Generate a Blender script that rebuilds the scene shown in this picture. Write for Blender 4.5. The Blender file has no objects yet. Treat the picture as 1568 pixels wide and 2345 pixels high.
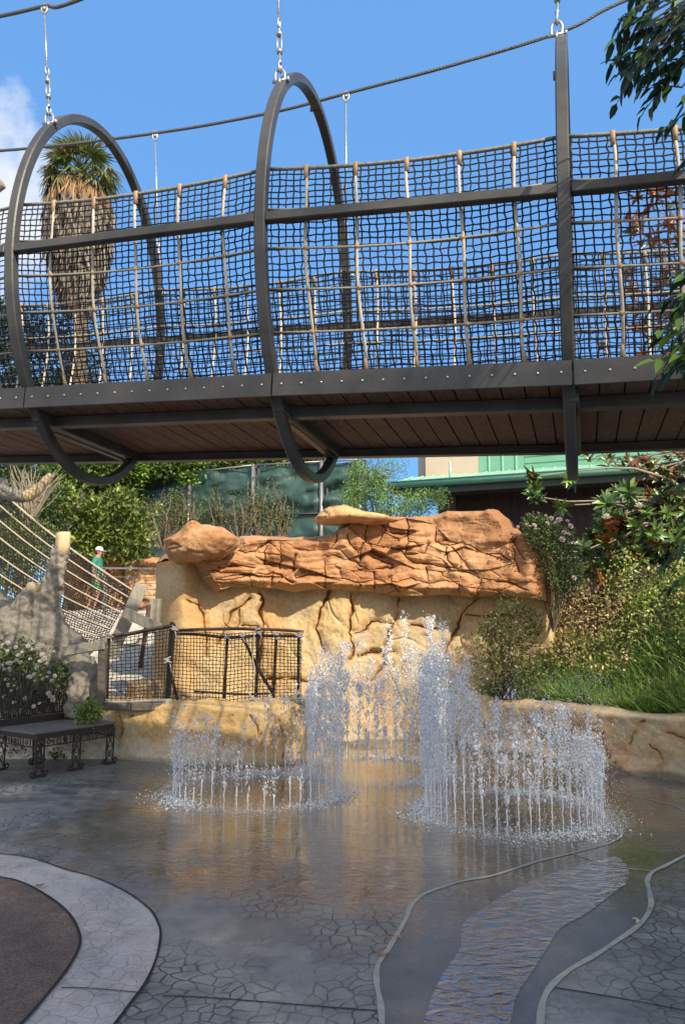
import bpy, math, random
import numpy as np
from mathutils import Vector, Matrix

# ------------------------------------------------------------------ camera, sky, sun
F = 1694.0; CXP = 784.0; CYP = 1172.5; CAMZ = 1.6
PITCH = math.atan((1430 - CYP) / F)
cP, sP = math.cos(PITCH), math.sin(PITCH)
SUN = Vector((0.45, -0.65, 0.62)).normalized()
scene = bpy.context.scene
COL = scene.collection
cam_d = bpy.data.cameras.new('camera'); cam = bpy.data.objects.new('camera', cam_d); COL.objects.link(cam)
cam.location = (0, 0, CAMZ); cam.rotation_euler = (math.pi / 2 + PITCH, 0, 0)
cam_d.sensor_fit = 'VERTICAL'; cam_d.sensor_height = 36; cam_d.lens = 36 * F / 2345.0
cam_d.clip_start = 0.05; cam_d.clip_end = 3000
scene.camera = cam
scene.view_settings.view_transform = 'Standard'; scene.view_settings.look = 'None'
scene.view_settings.exposure = 1.2; scene.view_settings.gamma = 1
scene.cycles.max_bounces = 8; scene.cycles.transparent_max_bounces = 8
world = bpy.data.worlds.new('World'); scene.world = world; world.use_nodes = True
wn = world.node_tree.nodes; wl = world.node_tree.links; wn.clear()
sky = wn.new('ShaderNodeTexSky'); sky.sky_type = 'NISHITA'; sky.sun_disc = False
sky.sun_elevation = math.asin(SUN.z); sky.sun_rotation = math.atan2(SUN.x, SUN.y)
sky.air_density = .8; sky.dust_density = 0.1; sky.ozone_density = 1.4; sky.altitude = 50
bg = wn.new('ShaderNodeBackground'); bg.inputs['Strength'].default_value = 0.15
wo = wn.new('ShaderNodeOutputWorld')
tc = wn.new('ShaderNodeTexCoord')
nz = wn.new('ShaderNodeTexNoise'); nz.inputs['Scale'].default_value = 7; nz.inputs['Detail'].default_value = 9; nz.inputs['Roughness'].default_value = .62
wl.new(tc.outputs['Generated'], nz.inputs['Vector'])
# one cumulus bank low at the left: mask around a direction
cd = Vector((-0.415, 0.781, 0.465)).normalized()
dist = wn.new('ShaderNodeVectorMath'); dist.operation = 'DISTANCE'; dist.inputs[1].default_value = cd
wl.new(tc.outputs['Generated'], dist.inputs[0])
mr = wn.new('ShaderNodeMapRange'); mr.inputs[1].default_value = .0; mr.inputs[2].default_value = .235; mr.inputs[3].default_value = .50; mr.inputs[4].default_value = -.35
wl.new(dist.outputs['Value'], mr.inputs[0])
ad = wn.new('ShaderNodeMath'); ad.operation = 'ADD'; wl.new(mr.outputs[0], ad.inputs[0]); wl.new(nz.outputs['Fac'], ad.inputs[1])
cr = wn.new('ShaderNodeMapRange'); cr.inputs[1].default_value = .62; cr.inputs[2].default_value = .86
wl.new(ad.outputs[0], cr.inputs[0])
mx = wn.new('ShaderNodeMix'); mx.data_type = 'RGBA'; mx.inputs[7].default_value = (2.6, 2.75, 3.0, 1)
hs = wn.new('ShaderNodeHueSaturation'); hs.inputs['Saturation'].default_value = 1.3; wl.new(sky.outputs[0], hs.inputs['Color'])
tn = wn.new('ShaderNodeMix'); tn.data_type = 'RGBA'; tn.blend_type = 'MULTIPLY'; tn.inputs[0].default_value = 1; tn.inputs[7].default_value = (.72, .88, 1.0, 1); wl.new(hs.outputs[0], tn.inputs[6])
ev = wn.new('ShaderNodeMix'); ev.data_type = 'RGBA'; ev.inputs[0].default_value = .8; ev.inputs[7].default_value = (.56, 1.28, 2.55, 1); wl.new(tn.outputs[2], ev.inputs[6])
wl.new(cr.outputs[0], mx.inputs[0]); wl.new(ev.outputs[2], mx.inputs[6])
# bright clouds added out of view behind the viewpoint to lift neutral fill light
sp = wn.new('ShaderNodeSeparateXYZ'); wl.new(tc.outputs['Generated'], sp.inputs[0])
bm0 = wn.new('ShaderNodeMapRange'); bm0.inputs[1].default_value = .05; bm0.inputs[2].default_value = -.35; wl.new(sp.outputs['Y'], bm0.inputs[0])
n3 = wn.new('ShaderNodeTexNoise'); n3.inputs['Scale'].default_value = 2.2; n3.inputs['Detail'].default_value = 7; wl.new(tc.outputs['Generated'], n3.inputs['Vector'])
r3 = wn.new('ShaderNodeMapRange'); r3.inputs[1].default_value = .38; r3.inputs[2].default_value = .55; wl.new(n3.outputs['Fac'], r3.inputs[0])
m3 = wn.new('ShaderNodeMath'); m3.operation = 'MULTIPLY'; wl.new(bm0.outputs[0], m3.inputs[0]); wl.new(r3.outputs[0], m3.inputs[1])
mx2 = wn.new('ShaderNodeMix'); mx2.data_type = 'RGBA'; mx2.inputs[7].default_value = (3.9, 3.7, 3.4, 1); wl.new(m3.outputs[0], mx2.inputs[0]); wl.new(mx.outputs[2], mx2.inputs[6])
wl.new(mx2.outputs[2], bg.inputs['Color']); wl.new(bg.outputs[0], wo.inputs['Surface'])
sun_d = bpy.data.lights.new('sun', 'SUN'); sun_d.energy = 2.7; sun_d.angle = math.radians(0.6); sun_d.color = (1, .88, .70)
sun = bpy.data.objects.new('sun', sun_d); COL.objects.link(sun); sun.location = SUN * 40
sun.rotation_euler = SUN.to_track_quat('Z', 'Y').to_euler()

# ------------------------------------------------------------------ helpers
R = np.random.RandomState(7)
rnd = random.Random(5)

def at(u, v, y):
    a = (u - CXP) / F; b = (CYP - v) / F
    t = y / (cP - b * sP)
    return Vector((a * t, y, CAMZ + t * (sP + b * cP)))

def gp(u, v, z=0.0):
    a = (u - CXP) / F; b = (CYP - v) / F
    t = (z - CAMZ) / (sP + b * cP)
    return Vector((a * t, t * (cP - b * sP), z))

def proj(P):
    P = np.asarray(P) - np.array([0, 0, CAMZ]); d = P[..., 1] * cP + P[..., 2] * sP; up = -P[..., 1] * sP + P[..., 2] * cP
    return CXP + F * P[..., 0] / d, CYP - F * up / d

def tag(o, label=None, cat=None, group=None, kind=None):
    if label: o['label'] = label
    if cat: o['category'] = cat
    if group: o['group'] = group
    if kind: o['kind'] = kind
    return o

def empty(name, loc, label, cat, group=None):
    o = bpy.data.objects.new(name, None); COL.objects.link(o); o.location = loc
    o.empty_display_size = .1
    return tag(o, label, cat, group)

def root_of(p):
    M = Vector((0, 0, 0))
    while p is not None:
        M = M + p.location; p = p.parent
    return M

def link(name, me, mat=None, parent=None, smooth=True, rebase=None):
    if mat is not None:
        for m in (mat if isinstance(mat, (list, tuple)) else [mat]): me.materials.append(m)
    if smooth:
        me.polygons.foreach_set('use_smooth', np.ones(len(me.polygons), dtype=bool))
    o = bpy.data.objects.new(name, me); COL.objects.link(o)
    if parent is not None:
        o.parent = parent
        # meshes are written in world coordinates; store them relative to the part's root
        off = root_of(parent)
        n = len(me.vertices); c = np.empty(n * 3); me.vertices.foreach_get('co', c)
        c = c.reshape(-1, 3) - np.array(off); me.vertices.foreach_set('co', c.ravel()); me.update()
    else:
        n = len(me.vertices)
        if n:
            c = np.empty(n * 3); me.vertices.foreach_get('co', c); c = c.reshape(-1, 3)
            b = np.array([(c[:, 0].min() + c[:, 0].max()) / 2, (c[:, 1].min() + c[:, 1].max()) / 2, c[:, 2].min()])
            me.vertices.foreach_set('co', (c - b).ravel()); me.update(); o.location = b
    return o

def np_mesh(name, V, Fc, mat=None, parent=None, col=None, smooth=True, nper=None):
    """V (n,3), Fc (m,k)"""
    V = np.asarray(V, dtype=np.float32); Fc = np.asarray(Fc, dtype=np.int32)
    me = bpy.data.meshes.new(name); k = Fc.shape[1]
    me.vertices.add(len(V)); me.vertices.foreach_set('co', V.ravel())
    me.loops.add(Fc.size); me.loops.foreach_set('vertex_index', Fc.ravel())
    me.polygons.add(len(Fc)); me.polygons.foreach_set('loop_start', np.arange(0, Fc.size, k, dtype=np.int32))
    me.update(calc_edges=True); me.validate()
    if col is not None:
        col = np.asarray(col, dtype=np.float32)
        a = me.color_attributes.new('Col', 'FLOAT_COLOR', 'POINT')
        cc = np.ones((len(V), 4), dtype=np.float32); cc[:, :col.shape[1]] = col
        a.data.foreach_set('color', cc.ravel())
    return link(name, me, mat, parent, smooth)

class MB:
    def __init__(s): s.V = []; s.F = []
    def add(s, V, Fs):
        o = len(s.V); s.V.extend([tuple(v) for v in V]); s.F.extend([tuple(i + o for i in f) for f in Fs]); return s
    def box(s, c, sz, M=None, bev=0.0):
        hx, hy, hz = sz[0] / 2, sz[1] / 2, sz[2] / 2
        b = min(bev, hx * .9, hy * .9, hz * .9)
        if b <= 0:
            P = [Vector((x, y, z)) for x in (-hx, hx) for y in (-hy, hy) for z in (-hz, hz)]
            Fs = [(0, 1, 3, 2), (4, 6, 7, 5), (0, 4, 5, 1), (2, 3, 7, 6), (0, 2, 6, 4), (1, 5, 7, 3)]
        else:
            P = []; idx = {}
            for sx in (-1, 1):
                for sy in (-1, 1):
                    for sz_ in (-1, 1):
                        for ax in range(3):
                            q = [sx * (hx - b), sy * (hy - b), sz_ * (hz - b)]
                            q[ax] = (sx, sy, sz_)[ax] * (hx, hy, hz)[ax]
                            idx[(sx, sy, sz_, ax)] = len(P); P.append(Vector(q))
            Fs = []
            sg = (-1, 1)
            for ax in range(3):
                o1, o2 = [a for a in range(3) if a != ax]
                for sd in sg:
                    def g(a, c_):
                        k = [0, 0, 0]; k[ax] = sd; k[o1] = a; k[o2] = c_; return idx[(k[0], k[1], k[2], ax)]
                    Fs.append((g(-1, -1), g(1, -1), g(1, 1), g(-1, 1)))
            for ax in range(3):
                o1, o2 = [a for a in range(3) if a != ax]
                for a in sg:
                    for c_ in sg:
                        def g(sd, axx):
                            k = [0, 0, 0]; k[ax] = sd; k[o1] = a; k[o2] = c_; return idx[(k[0], k[1], k[2], axx)]
                        Fs.append((g(-1, o1), g(1, o1), g(1, o2), g(-1, o2)))
            for sx in sg:
                for sy in sg:
                    for sz_ in sg: Fs.append(tuple(idx[(sx, sy, sz_, a)] for a in range(3)))
        if M is None: M = Matrix.Identity(3)
        c = Vector(c)
        return s.add([M @ p + c for p in P], Fs)
    def bar(s, a, b, w, h, up=(0, 0, 1), bev=0.0):
        a = Vector(a); b = Vector(b); d = b - a; L = d.length; x = d.normalized(); up = Vector(up)
        y = up.cross(x)
        if y.length < 1e-4: y = Vector((0, 1, 0)).cross(x)
        y.normalize(); z = x.cross(y)
        M = Matrix((x, y, z)).transposed()
        return s.box((a + b) / 2, (L, w, h), M, bev)
    def tube(s, pts, r, n=6, caps=True):
        V, Fq, caps_f = tube_np(pts, r, n)
        o = len(s.V); s.V.extend(map(tuple, V)); s.F.extend([tuple(int(i) + o for i in f) for f in Fq])
        if caps:
            m = len(pts)
            s.F.append(tuple(o + i for i in range(n))[::-1]); s.F.append(tuple(o + (m - 1) * n + i for i in range(n)))
        return s
    def lathe(s, prof, n=16, M=None, c=(0, 0, 0)):
        V = []; Fs = []; m = len(prof)
        for (r, z) in prof:
            for k in range(n):
                a = 2 * math.pi * k / n; V.append(Vector((r * math.cos(a), r * math.sin(a), z)))
        for j in range(m - 1):
            for k in range(n):
                Fs.append((j * n + k, j * n + (k + 1) % n, (j + 1) * n + (k + 1) % n, (j + 1) * n + k))
        Fs.append(tuple(range(n))[::-1]); Fs.append(tuple((m - 1) * n + k for k in range(n)))
        if M is None: M = Matrix.Identity(3)
        c = Vector(c)
        return s.add([M @ v + c for v in V], Fs)
    def ball(s, c, r, sub=0, sq=(1, 1, 1)):
        n1, n2 = (6, 8) if sub == 0 else (10, 14)
        V = []; Fs = []
        for j in range(n1 + 1):
            th = math.pi * j / n1
            for k in range(n2):
                a = 2 * math.pi * k / n2
                V.append((c[0] + r * sq[0] * math.sin(th) * math.cos(a), c[1] + r * sq[1] * math.sin(th) * math.sin(a), c[2] + r * sq[2] * math.cos(th)))
        for j in range(n1):
            for k in range(n2): Fs.append((j * n2 + k, (j + 1) * n2 + k, (j + 1) * n2 + (k + 1) % n2, j * n2 + (k + 1) % n2))
        return s.add(V, Fs)
    def torus(s, c, ax1, ax2, r1, r2, rt, n=14, m=6):
        """ring in the plane of ax1, ax2 with radii r1, r2"""
        c = Vector(c); ax1 = Vector(ax1).normalized(); ax2 = Vector(ax2).normalized()
        pts = [c + ax1 * r1 * math.cos(2 * math.pi * k / n) + ax2 * r2 * math.sin(2 * math.pi * k / n) for k in range(n + 1)]
        return s.tube(pts, rt, m, False)
    def build(s, name, mat=None, parent=None, smooth=False, col=None):
        me = bpy.data.meshes.new(name); me.from_pydata(s.V, [], s.F); me.update()
        o = link(name, me, mat, parent, smooth)
        return o

def tube_np(pts, r, n=6):
    P = np.array([tuple(p) for p in pts], dtype=float); m = len(P)
    rr = np.full(m, r) if np.isscalar(r) else np.asarray(r, dtype=float)
    T = np.gradient(P, axis=0); T /= np.linalg.norm(T, axis=1)[:, None] + 1e-12
    ref = np.array([0, 0, 1.]) if abs(T[0, 2]) < .9 else np.array([0, 1., 0])
    N = np.zeros_like(P); v = np.cross(ref, T[0]); v /= np.linalg.norm(v); N[0] = v
    for i in range(1, m):
        v = N[i - 1] - T[i] * N[i - 1].dot(T[i]); l = np.linalg.norm(v)
        N[i] = v / l if l > 1e-6 else N[i - 1]
    B = np.cross(T, N)
    a = 2 * np.pi * np.arange(n) / n
    V = P[:, None, :] + rr[:, None, None] * (np.cos(a)[None, :, None] * N[:, None, :] + np.sin(a)[None, :, None] * B[:, None, :])
    i = np.arange(m - 1)[:, None] * n; k = np.arange(n)[None, :]; k2 = (k + 1) % n
    Fq = np.stack([i + k, i + k2, i + n + k2, i + n + k], -1).reshape(-1, 4)
    return V.reshape(-1, 3), Fq, None

def merge(parts):
    Vs = []; Fs = []; o = 0
    for V, Fq in parts:
        Vs.append(V); Fs.append(np.asarray(Fq) + o); o += len(V)
    return np.concatenate(Vs), np.concatenate(Fs)

def _h(ix, iy, iz, seed):
    h = (ix.astype(np.int64) * 374761393 + iy.astype(np.int64) * 668265263 + iz.astype(np.int64) * 2147483647 + seed * 1274126177) & 0xffffffff
    h = ((h ^ (h >> 13)) * 1274126177) & 0xffffffff
    h = ((h ^ (h >> 16)) * 2246822519) & 0xffffffff
    return ((h ^ (h >> 15)) & 0xffffff) / float(0xffffff)

def noise3(P, seed=0):
    P = np.asarray(P, dtype=float); i = np.floor(P).astype(np.int64); f = P - i; f = f * f * (3 - 2 * f)
    r = 0
    for dx in (0, 1):
        for dy in (0, 1):
            for dz in (0, 1):
                w = (f[:, 0] if dx else 1 - f[:, 0]) * (f[:, 1] if dy else 1 - f[:, 1]) * (f[:, 2] if dz else 1 - f[:, 2])
                r = r + w * _h(i[:, 0] + dx, i[:, 1] + dy, i[:, 2] + dz, seed)
    return r * 2 - 1

def fbm(P, oct=4, seed=0, gain=.5):
    a = 1.; r = 0; P = np.asarray(P, dtype=float)
    for k in range(oct):
        r = r + a * noise3(P * (2.03 ** k) + 17.3 * k, seed + k); a *= gain
    return r

def seg_dist(U, Vv, line):
    d = np.full(U.shape, 1e9)
    for (x0, y0), (x1, y1) in zip(line[:-1], line[1:]):
        dx, dy = x1 - x0, y1 - y0; L = dx * dx + dy * dy + 1e-9
        t = np.clip(((U - x0) * dx + (Vv - y0) * dy) / L, 0, 1)
        d = np.minimum(d, np.hypot(U - x0 - t * dx, Vv - y0 - t * dy))
    return d

def sstep(x, a, b):
    t = np.clip((x - a) / (b - a), 0, 1); return t * t * (3 - 2 * t)

# ------------------------------------------------------------------ materials
def new_mat(name):
    m = bpy.data.materials.new(name); m.use_nodes = True
    nt = m.node_tree; b = nt.nodes['Principled BSDF']; return m, nt, b

def mat(name, c1, c2=None, scale=8, rough=.6, metal=0, bump=0, bscale=40, det=5, stretch=(1, 1, 1), spec=.5, trans=0, ior=1.45, coat=0, rvar=0):
    m, nt, b = new_mat(name); N = nt.nodes; L = nt.links
    b.inputs['Roughness'].default_value = rough; b.inputs['Metallic'].default_value = metal
    b.inputs['Specular IOR Level'].default_value = spec; b.inputs['Transmission Weight'].default_value = trans; b.inputs['IOR'].default_value = ior
    b.inputs['Coat Weight'].default_value = coat
    t = N.new('ShaderNodeNewGeometry'); mp = N.new('ShaderNodeMapping'); mp.inputs['Scale'].default_value = stretch
    L.new(t.outputs['Position'], mp.inputs['Vector'])
    if c2 is not None:
        n = N.new('ShaderNodeTexNoise'); n.inputs['Scale'].default_value = scale; n.inputs['Detail'].default_value = det; n.inputs['Roughness'].default_value = .6
        L.new(mp.outputs[0], n.inputs['Vector'])
        r = N.new('ShaderNodeMapRange'); r.inputs[1].default_value = .33; r.inputs[2].default_value = .67; L.new(n.outputs['Fac'], r.inputs[0])
        x = N.new('ShaderNodeMix'); x.data_type = 'RGBA'; x.inputs[6].default_value = (*c1, 1); x.inputs[7].default_value = (*c2, 1)
        L.new(r.outputs[0], x.inputs[0]); L.new(x.outputs[2], b.inputs['Base Color'])
        if rvar:
            rr = N.new('ShaderNodeMapRange'); rr.inputs[3].default_value = rough - rvar; rr.inputs[4].default_value = rough + rvar
            L.new(n.outputs['Fac'], rr.inputs[0]); L.new(rr.outputs[0], b.inputs['Roughness'])
    else: b.inputs['Base Color'].default_value = (*c1, 1)
    if bump:
        n = N.new('ShaderNodeTexNoise'); n.inputs['Scale'].default_value = bscale; n.inputs['Detail'].default_value = 6
        L.new(mp.outputs[0], n.inputs['Vector'])
        bp = N.new('ShaderNodeBump'); bp.inputs['Strength'].default_value = bump; bp.inputs['Distance'].default_value = .02
        L.new(n.outputs['Fac'], bp.inputs['Height']); L.new(bp.outputs[0], b.inputs['Normal'])
    return m

def leaf_mat(name, rough=.45, trans=.25, under=None, spec=.4):
    """colour comes from the per-leaf pigment attribute; leaf underside may have its own colour"""
    m, nt, b = new_mat(name); N = nt.nodes; L = nt.links
    a = N.new('ShaderNodeAttribute'); a.attribute_name = 'Col'
    c = a.outputs['Color']
    if under:
        g = N.new('ShaderNodeNewGeometry'); x = N.new('ShaderNodeMix'); x.data_type = 'RGBA'
        L.new(g.outputs['Backfacing'], x.inputs[0]); L.new(c, x.inputs[6]); x.inputs[7].default_value = (*under, 1); c = x.outputs[2]
    L.new(c, b.inputs['Base Color']); b.inputs['Roughness'].default_value = rough; b.inputs['Specular IOR Level'].default_value = spec
    if trans:
        t = N.new('ShaderNodeBsdfTranslucent'); L.new(c, t.inputs['Color']); ms = N.new('ShaderNodeMixShader'); ms.inputs[0].default_value = trans
        L.new(b.outputs[0], ms.inputs[1]); L.new(t.outputs[0], ms.inputs[2]); L.new(ms.outputs[0], N['Material Output'].inputs['Surface'])
    return m

def rock_mat(name, bump=.5, rough=.85):
    m, nt, b = new_mat(name); N = nt.nodes; L = nt.links
    a = N.new('ShaderNodeAttribute'); a.attribute_name = 'Col'
    g = N.new('ShaderNodeNewGeometry')
    n = N.new('ShaderNodeTexNoise'); n.inputs['Scale'].default_value = 22; n.inputs['Detail'].default_value = 8; n.inputs['Roughness'].default_value = .65
    L.new(g.outputs['Position'], n.inputs['Vector'])
    hv = N.new('ShaderNodeHueSaturation'); r = N.new('ShaderNodeMapRange'); r.inputs[1].default_value = .3; r.inputs[2].default_value = .7; r.inputs[3].default_value = .78; r.inputs[4].default_value = 1.2
    L.new(n.outputs['Fac'], r.inputs[0]); L.new(r.outputs[0], hv.inputs['Value']); L.new(a.outputs['Color'], hv.inputs['Color'])
    L.new(hv.outputs[0], b.inputs['Base Color']); b.inputs['Roughness'].default_value = rough; b.inputs['Specular IOR Level'].default_value = .3
    n2 = N.new('ShaderNodeTexNoise'); n2.inputs['Scale'].default_value = 60; n2.inputs['Detail'].default_value = 8; n2.inputs['Roughness'].default_value = .7
    L.new(g.outputs['Position'], n2.inputs['Vector'])
    bp = N.new('ShaderNodeBump'); bp.inputs['Strength'].default_value = bump; bp.inputs['Distance'].default_value = .02
    L.new(n2.outputs['Fac'], bp.inputs['Height']); L.new(bp.outputs[0], b.inputs['Normal'])
    return m

M = {}
M['steel'] = mat('charcoal_paint', (.050, .049, .048), (.088, .084, .078), 4, .42, 0, .1, 60, spec=.5, rvar=.08)
M['galv'] = mat('galvanised', (.55, .55, .54), (.38, .38, .38), 30, .42, .75, .15, 90)
M['wirerope'] = mat('wire_rope', (.11, .12, .13), (.2, .21, .21), 60, .5, .3, .3, 150)
M['net'] = mat('net_twine', (.012, .012, .012), None, rough=.75)
M['ropegrey'] = mat('grey_rope', (.30, .28, .24), (.42, .39, .33), 70, .8, 0, .4, 160)
M['rod'] = mat('tan_rod', (.62, .56, .46), (.44, .39, .32), 12, .6, 0, .2, 80)
M['clamp'] = mat('clamp_tan', (.46, .31, .18), (.32, .21, .13), 25, .55, 0, .2, 60)
M['toprope'] = mat('top_rope', (.16, .16, .14), (.36, .34, .28), 45, .8, 0, .4, 160)
M['plank'] = mat('deck_plank', (.25, .125, .075), (.14, .072, .048), 14, .7, 0, .35, 50, stretch=(3, .8, 3))
M['seam'] = mat('seam_dark', (.02, .018, .016), None, rough=.9)
M['bolt'] = mat('bolt', (.5, .5, .5), None, rough=.35, metal=.9)
M['iron'] = mat('iron', (.035, .030, .026), (.06, .048, .038), 30, .5, .3, .2, 80)
M['benchwood'] = mat('bench_slat', (.13, .115, .10), (.19, .17, .15), 14, .5, 0, .25, 60, stretch=(1, 1, 4))
M['pipe'] = mat('rusty_pipe', (.055, .032, .024), (.11, .062, .042), 25, .55, .1, .3, 90)
M['lash'] = mat('white_lashing', (.62, .58, .5), (.45, .42, .36), 60, .85, 0, .5, 200)
M['tanrope'] = mat('tan_rope', (.62, .53, .40), (.45, .37, .27), 60, .85, 0, .5, 200)
M['board'] = mat('grey_board', (.26, .235, .18), (.38, .34, .27), 12, .85, 0, .7, 60, stretch=(1, 1, .3))
M['cutwood'] = mat('cut_wood', (.70, .54, .33), (.55, .40, .22), 12, .8, 0, .7, 50, stretch=(1, 1, .35))
M['trunkpl'] = mat('sculpted_bark', (.36, .32, .25), (.22, .195, .16), 6, .9, 0, 1.0, 22)
M['bark'] = mat('bark', (.16, .12, .085), (.09, .07, .05), 14, .9, 0, .8, 40)
M['twig'] = mat('twig', (.22, .17, .11), (.13, .10, .07), 14, .9)
M['palebark'] = mat('pale_bark', (.36, .30, .23), (.24, .20, .15), 14, .9, 0, .4, 40)
M['palmtrunk'] = mat('palm_trunk', (.20, .14, .10), (.11, .08, .06), 8, .9, 0, .8, 10, stretch=(1, 1, 3))
M['beige'] = mat('beige_stucco', (.58, .47, .36), (.54, .43, .33), 2, .9, 0, .3, 30)
M['greywall'] = mat('grey_pilaster', (.42, .37, .33), None, rough=.8)  # grey tone holds the shade on the beige wall's left side
M['tanblock'] = mat('tan_block', (.16, .13, .10), (.12, .10, .08), 3, .9)
M['greenmetal'] = mat('green_metal', (.16, .40, .26), (.20, .45, .31), 2, .35, .1)
M['greenlight'] = mat('green_roof', (.33, .56, .42), (.38, .60, .47), 3, .35, .1)
M['brownwall'] = mat('brown_siding', (.035, .020, .017), (.05, .03, .025), 3, .7)
M['soffit'] = mat('soffit', (.06, .075, .07), None, rough=.8)
M['rail'] = mat('grey_rail', (.26, .26, .27), None, rough=.4, metal=.5)
M['whitecable'] = mat('white_cable', (.7, .7, .7), None, rough=.4)
M['plaque'] = mat('plaque', (.62, .61, .55), None, rough=.5)
M['black'] = mat('black_metal', (.02, .02, .02), None, rough=.5)
M['plaqgrey'] = mat('plaque_text', (.30, .30, .27), None, rough=.5)
M['skin'] = mat('skin', (.46, .24, .16), (.50, .27, .19), 8, .6)
M['shirt'] = mat('teal_shirt', (.03, .22, .16), (.045, .26, .19), 10, .85, 0, .4, 30)
M['shorts'] = mat('green_shorts', (.02, .30, .12), (.03, .36, .15), 10, .8, 0, .4, 30)
M['cap'] = mat('white_cap', (.74, .74, .80), None, rough=.85)
M['shoe'] = mat('shoe', (.10, .08, .08), None, rough=.7)
M['hair'] = mat('hair', (.05, .035, .03), None, rough=.8)
M['purple'] = mat('dark_pack', (.03, .03, .04), None, rough=.8)
M['blockdark'] = mat('dark_kerbstone', (.10, .085, .07), (.16, .13, .10), 12, .8, 0, .6, 40)
M['leaf'] = leaf_mat('leaf')
M['glossleaf'] = leaf_mat('gloss_leaf', .28, .12, (.26, .085, .025), .55)
M['darkleaf'] = leaf_mat('dark_leaf', .4, .3)
M['dry'] = leaf_mat('dry_leaf', .8, .15)
M['petal'] = leaf_mat('petal', .7, .35)
M['rock'] = rock_mat('painted_rock', .55)
M['rocksoft'] = rock_mat('plaster_rock', .35)
# woven windscreen fabric
m, nt, b = new_mat('windscreen'); N = nt.nodes; L = nt.links
g = N.new('ShaderNodeNewGeometry'); n = N.new('ShaderNodeTexNoise'); n.inputs['Scale'].default_value = .9; n.inputs['Detail'].default_value = 6
L.new(g.outputs['Position'], n.inputs['Vector'])
x = N.new('ShaderNodeMix'); x.data_type = 'RGBA'; x.inputs[6].default_value = (.018, .05, .045, 1); x.inputs[7].default_value = (.045, .105, .09, 1)
L.new(n.outputs['Fac'], x.inputs[0]); L.new(x.outputs[2], b.inputs['Base Color']); b.inputs['Roughness'].default_value = .55
M['screen'] = m
# water drops: aerated water is pale
m, nt, b = new_mat('spray_water'); b.inputs['Base Color'].default_value = (.97, .97, .97, 1); b.inputs['Roughness'].default_value = .22
b.inputs['Transmission Weight'].default_value = .06; b.inputs['IOR'].default_value = 1.33; b.inputs['Specular IOR Level'].default_value = .8; M['spray'] = m
# stream water: thin rippled film
m, nt, b = new_mat('stream_water'); N = nt.nodes; L = nt.links
g = N.new('ShaderNodeNewGeometry'); mp = N.new('ShaderNodeMapping'); mp.inputs['Rotation'].default_value = (0, 0, math.radians(-20)); mp.inputs['Scale'].default_value = (.95, 2.0, 1)
L.new(g.outputs['Position'], mp.inputs['Vector'])
n = N.new('ShaderNodeTexNoise'); n.inputs['Scale'].default_value = 8.0; n.inputs['Detail'].default_value = 3; n.inputs['Distortion'].default_value = 1.0; L.new(mp.outputs[0], n.inputs['Vector'])
bp = N.new('ShaderNodeBump'); bp.inputs['Strength'].default_value = .7; bp.inputs['Distance'].default_value = .036; L.new(n.outputs['Fac'], bp.inputs['Height']); L.new(bp.outputs[0], b.inputs['Normal'])
n2 = N.new('ShaderNodeTexNoise'); n2.inputs['Scale'].default_value = 2.2; n2.inputs['Detail'].default_value = 4; L.new(g.outputs['Position'], n2.inputs['Vector'])
x = N.new('ShaderNodeMix'); x.data_type = 'RGBA'; x.inputs[6].default_value = (.05, .034, .021, 1); x.inputs[7].default_value = (.10, .062, .034, 1); L.new(n2.outputs['Fac'], x.inputs[0]); L.new(x.outputs[2], b.inputs['Base Color'])
b.inputs['Roughness'].default_value = .05; b.inputs['IOR'].default_value = 1.7; b.inputs['Specular IOR Level'].default_value = .8; b.inputs['Coat IOR'].default_value = 1.9; b.inputs['Coat Weight'].default_value = 1; b.inputs['Coat Roughness'].default_value = .03; L.new(bp.outputs[0], b.inputs['Coat Normal'])
M['stream'] = m

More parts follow.
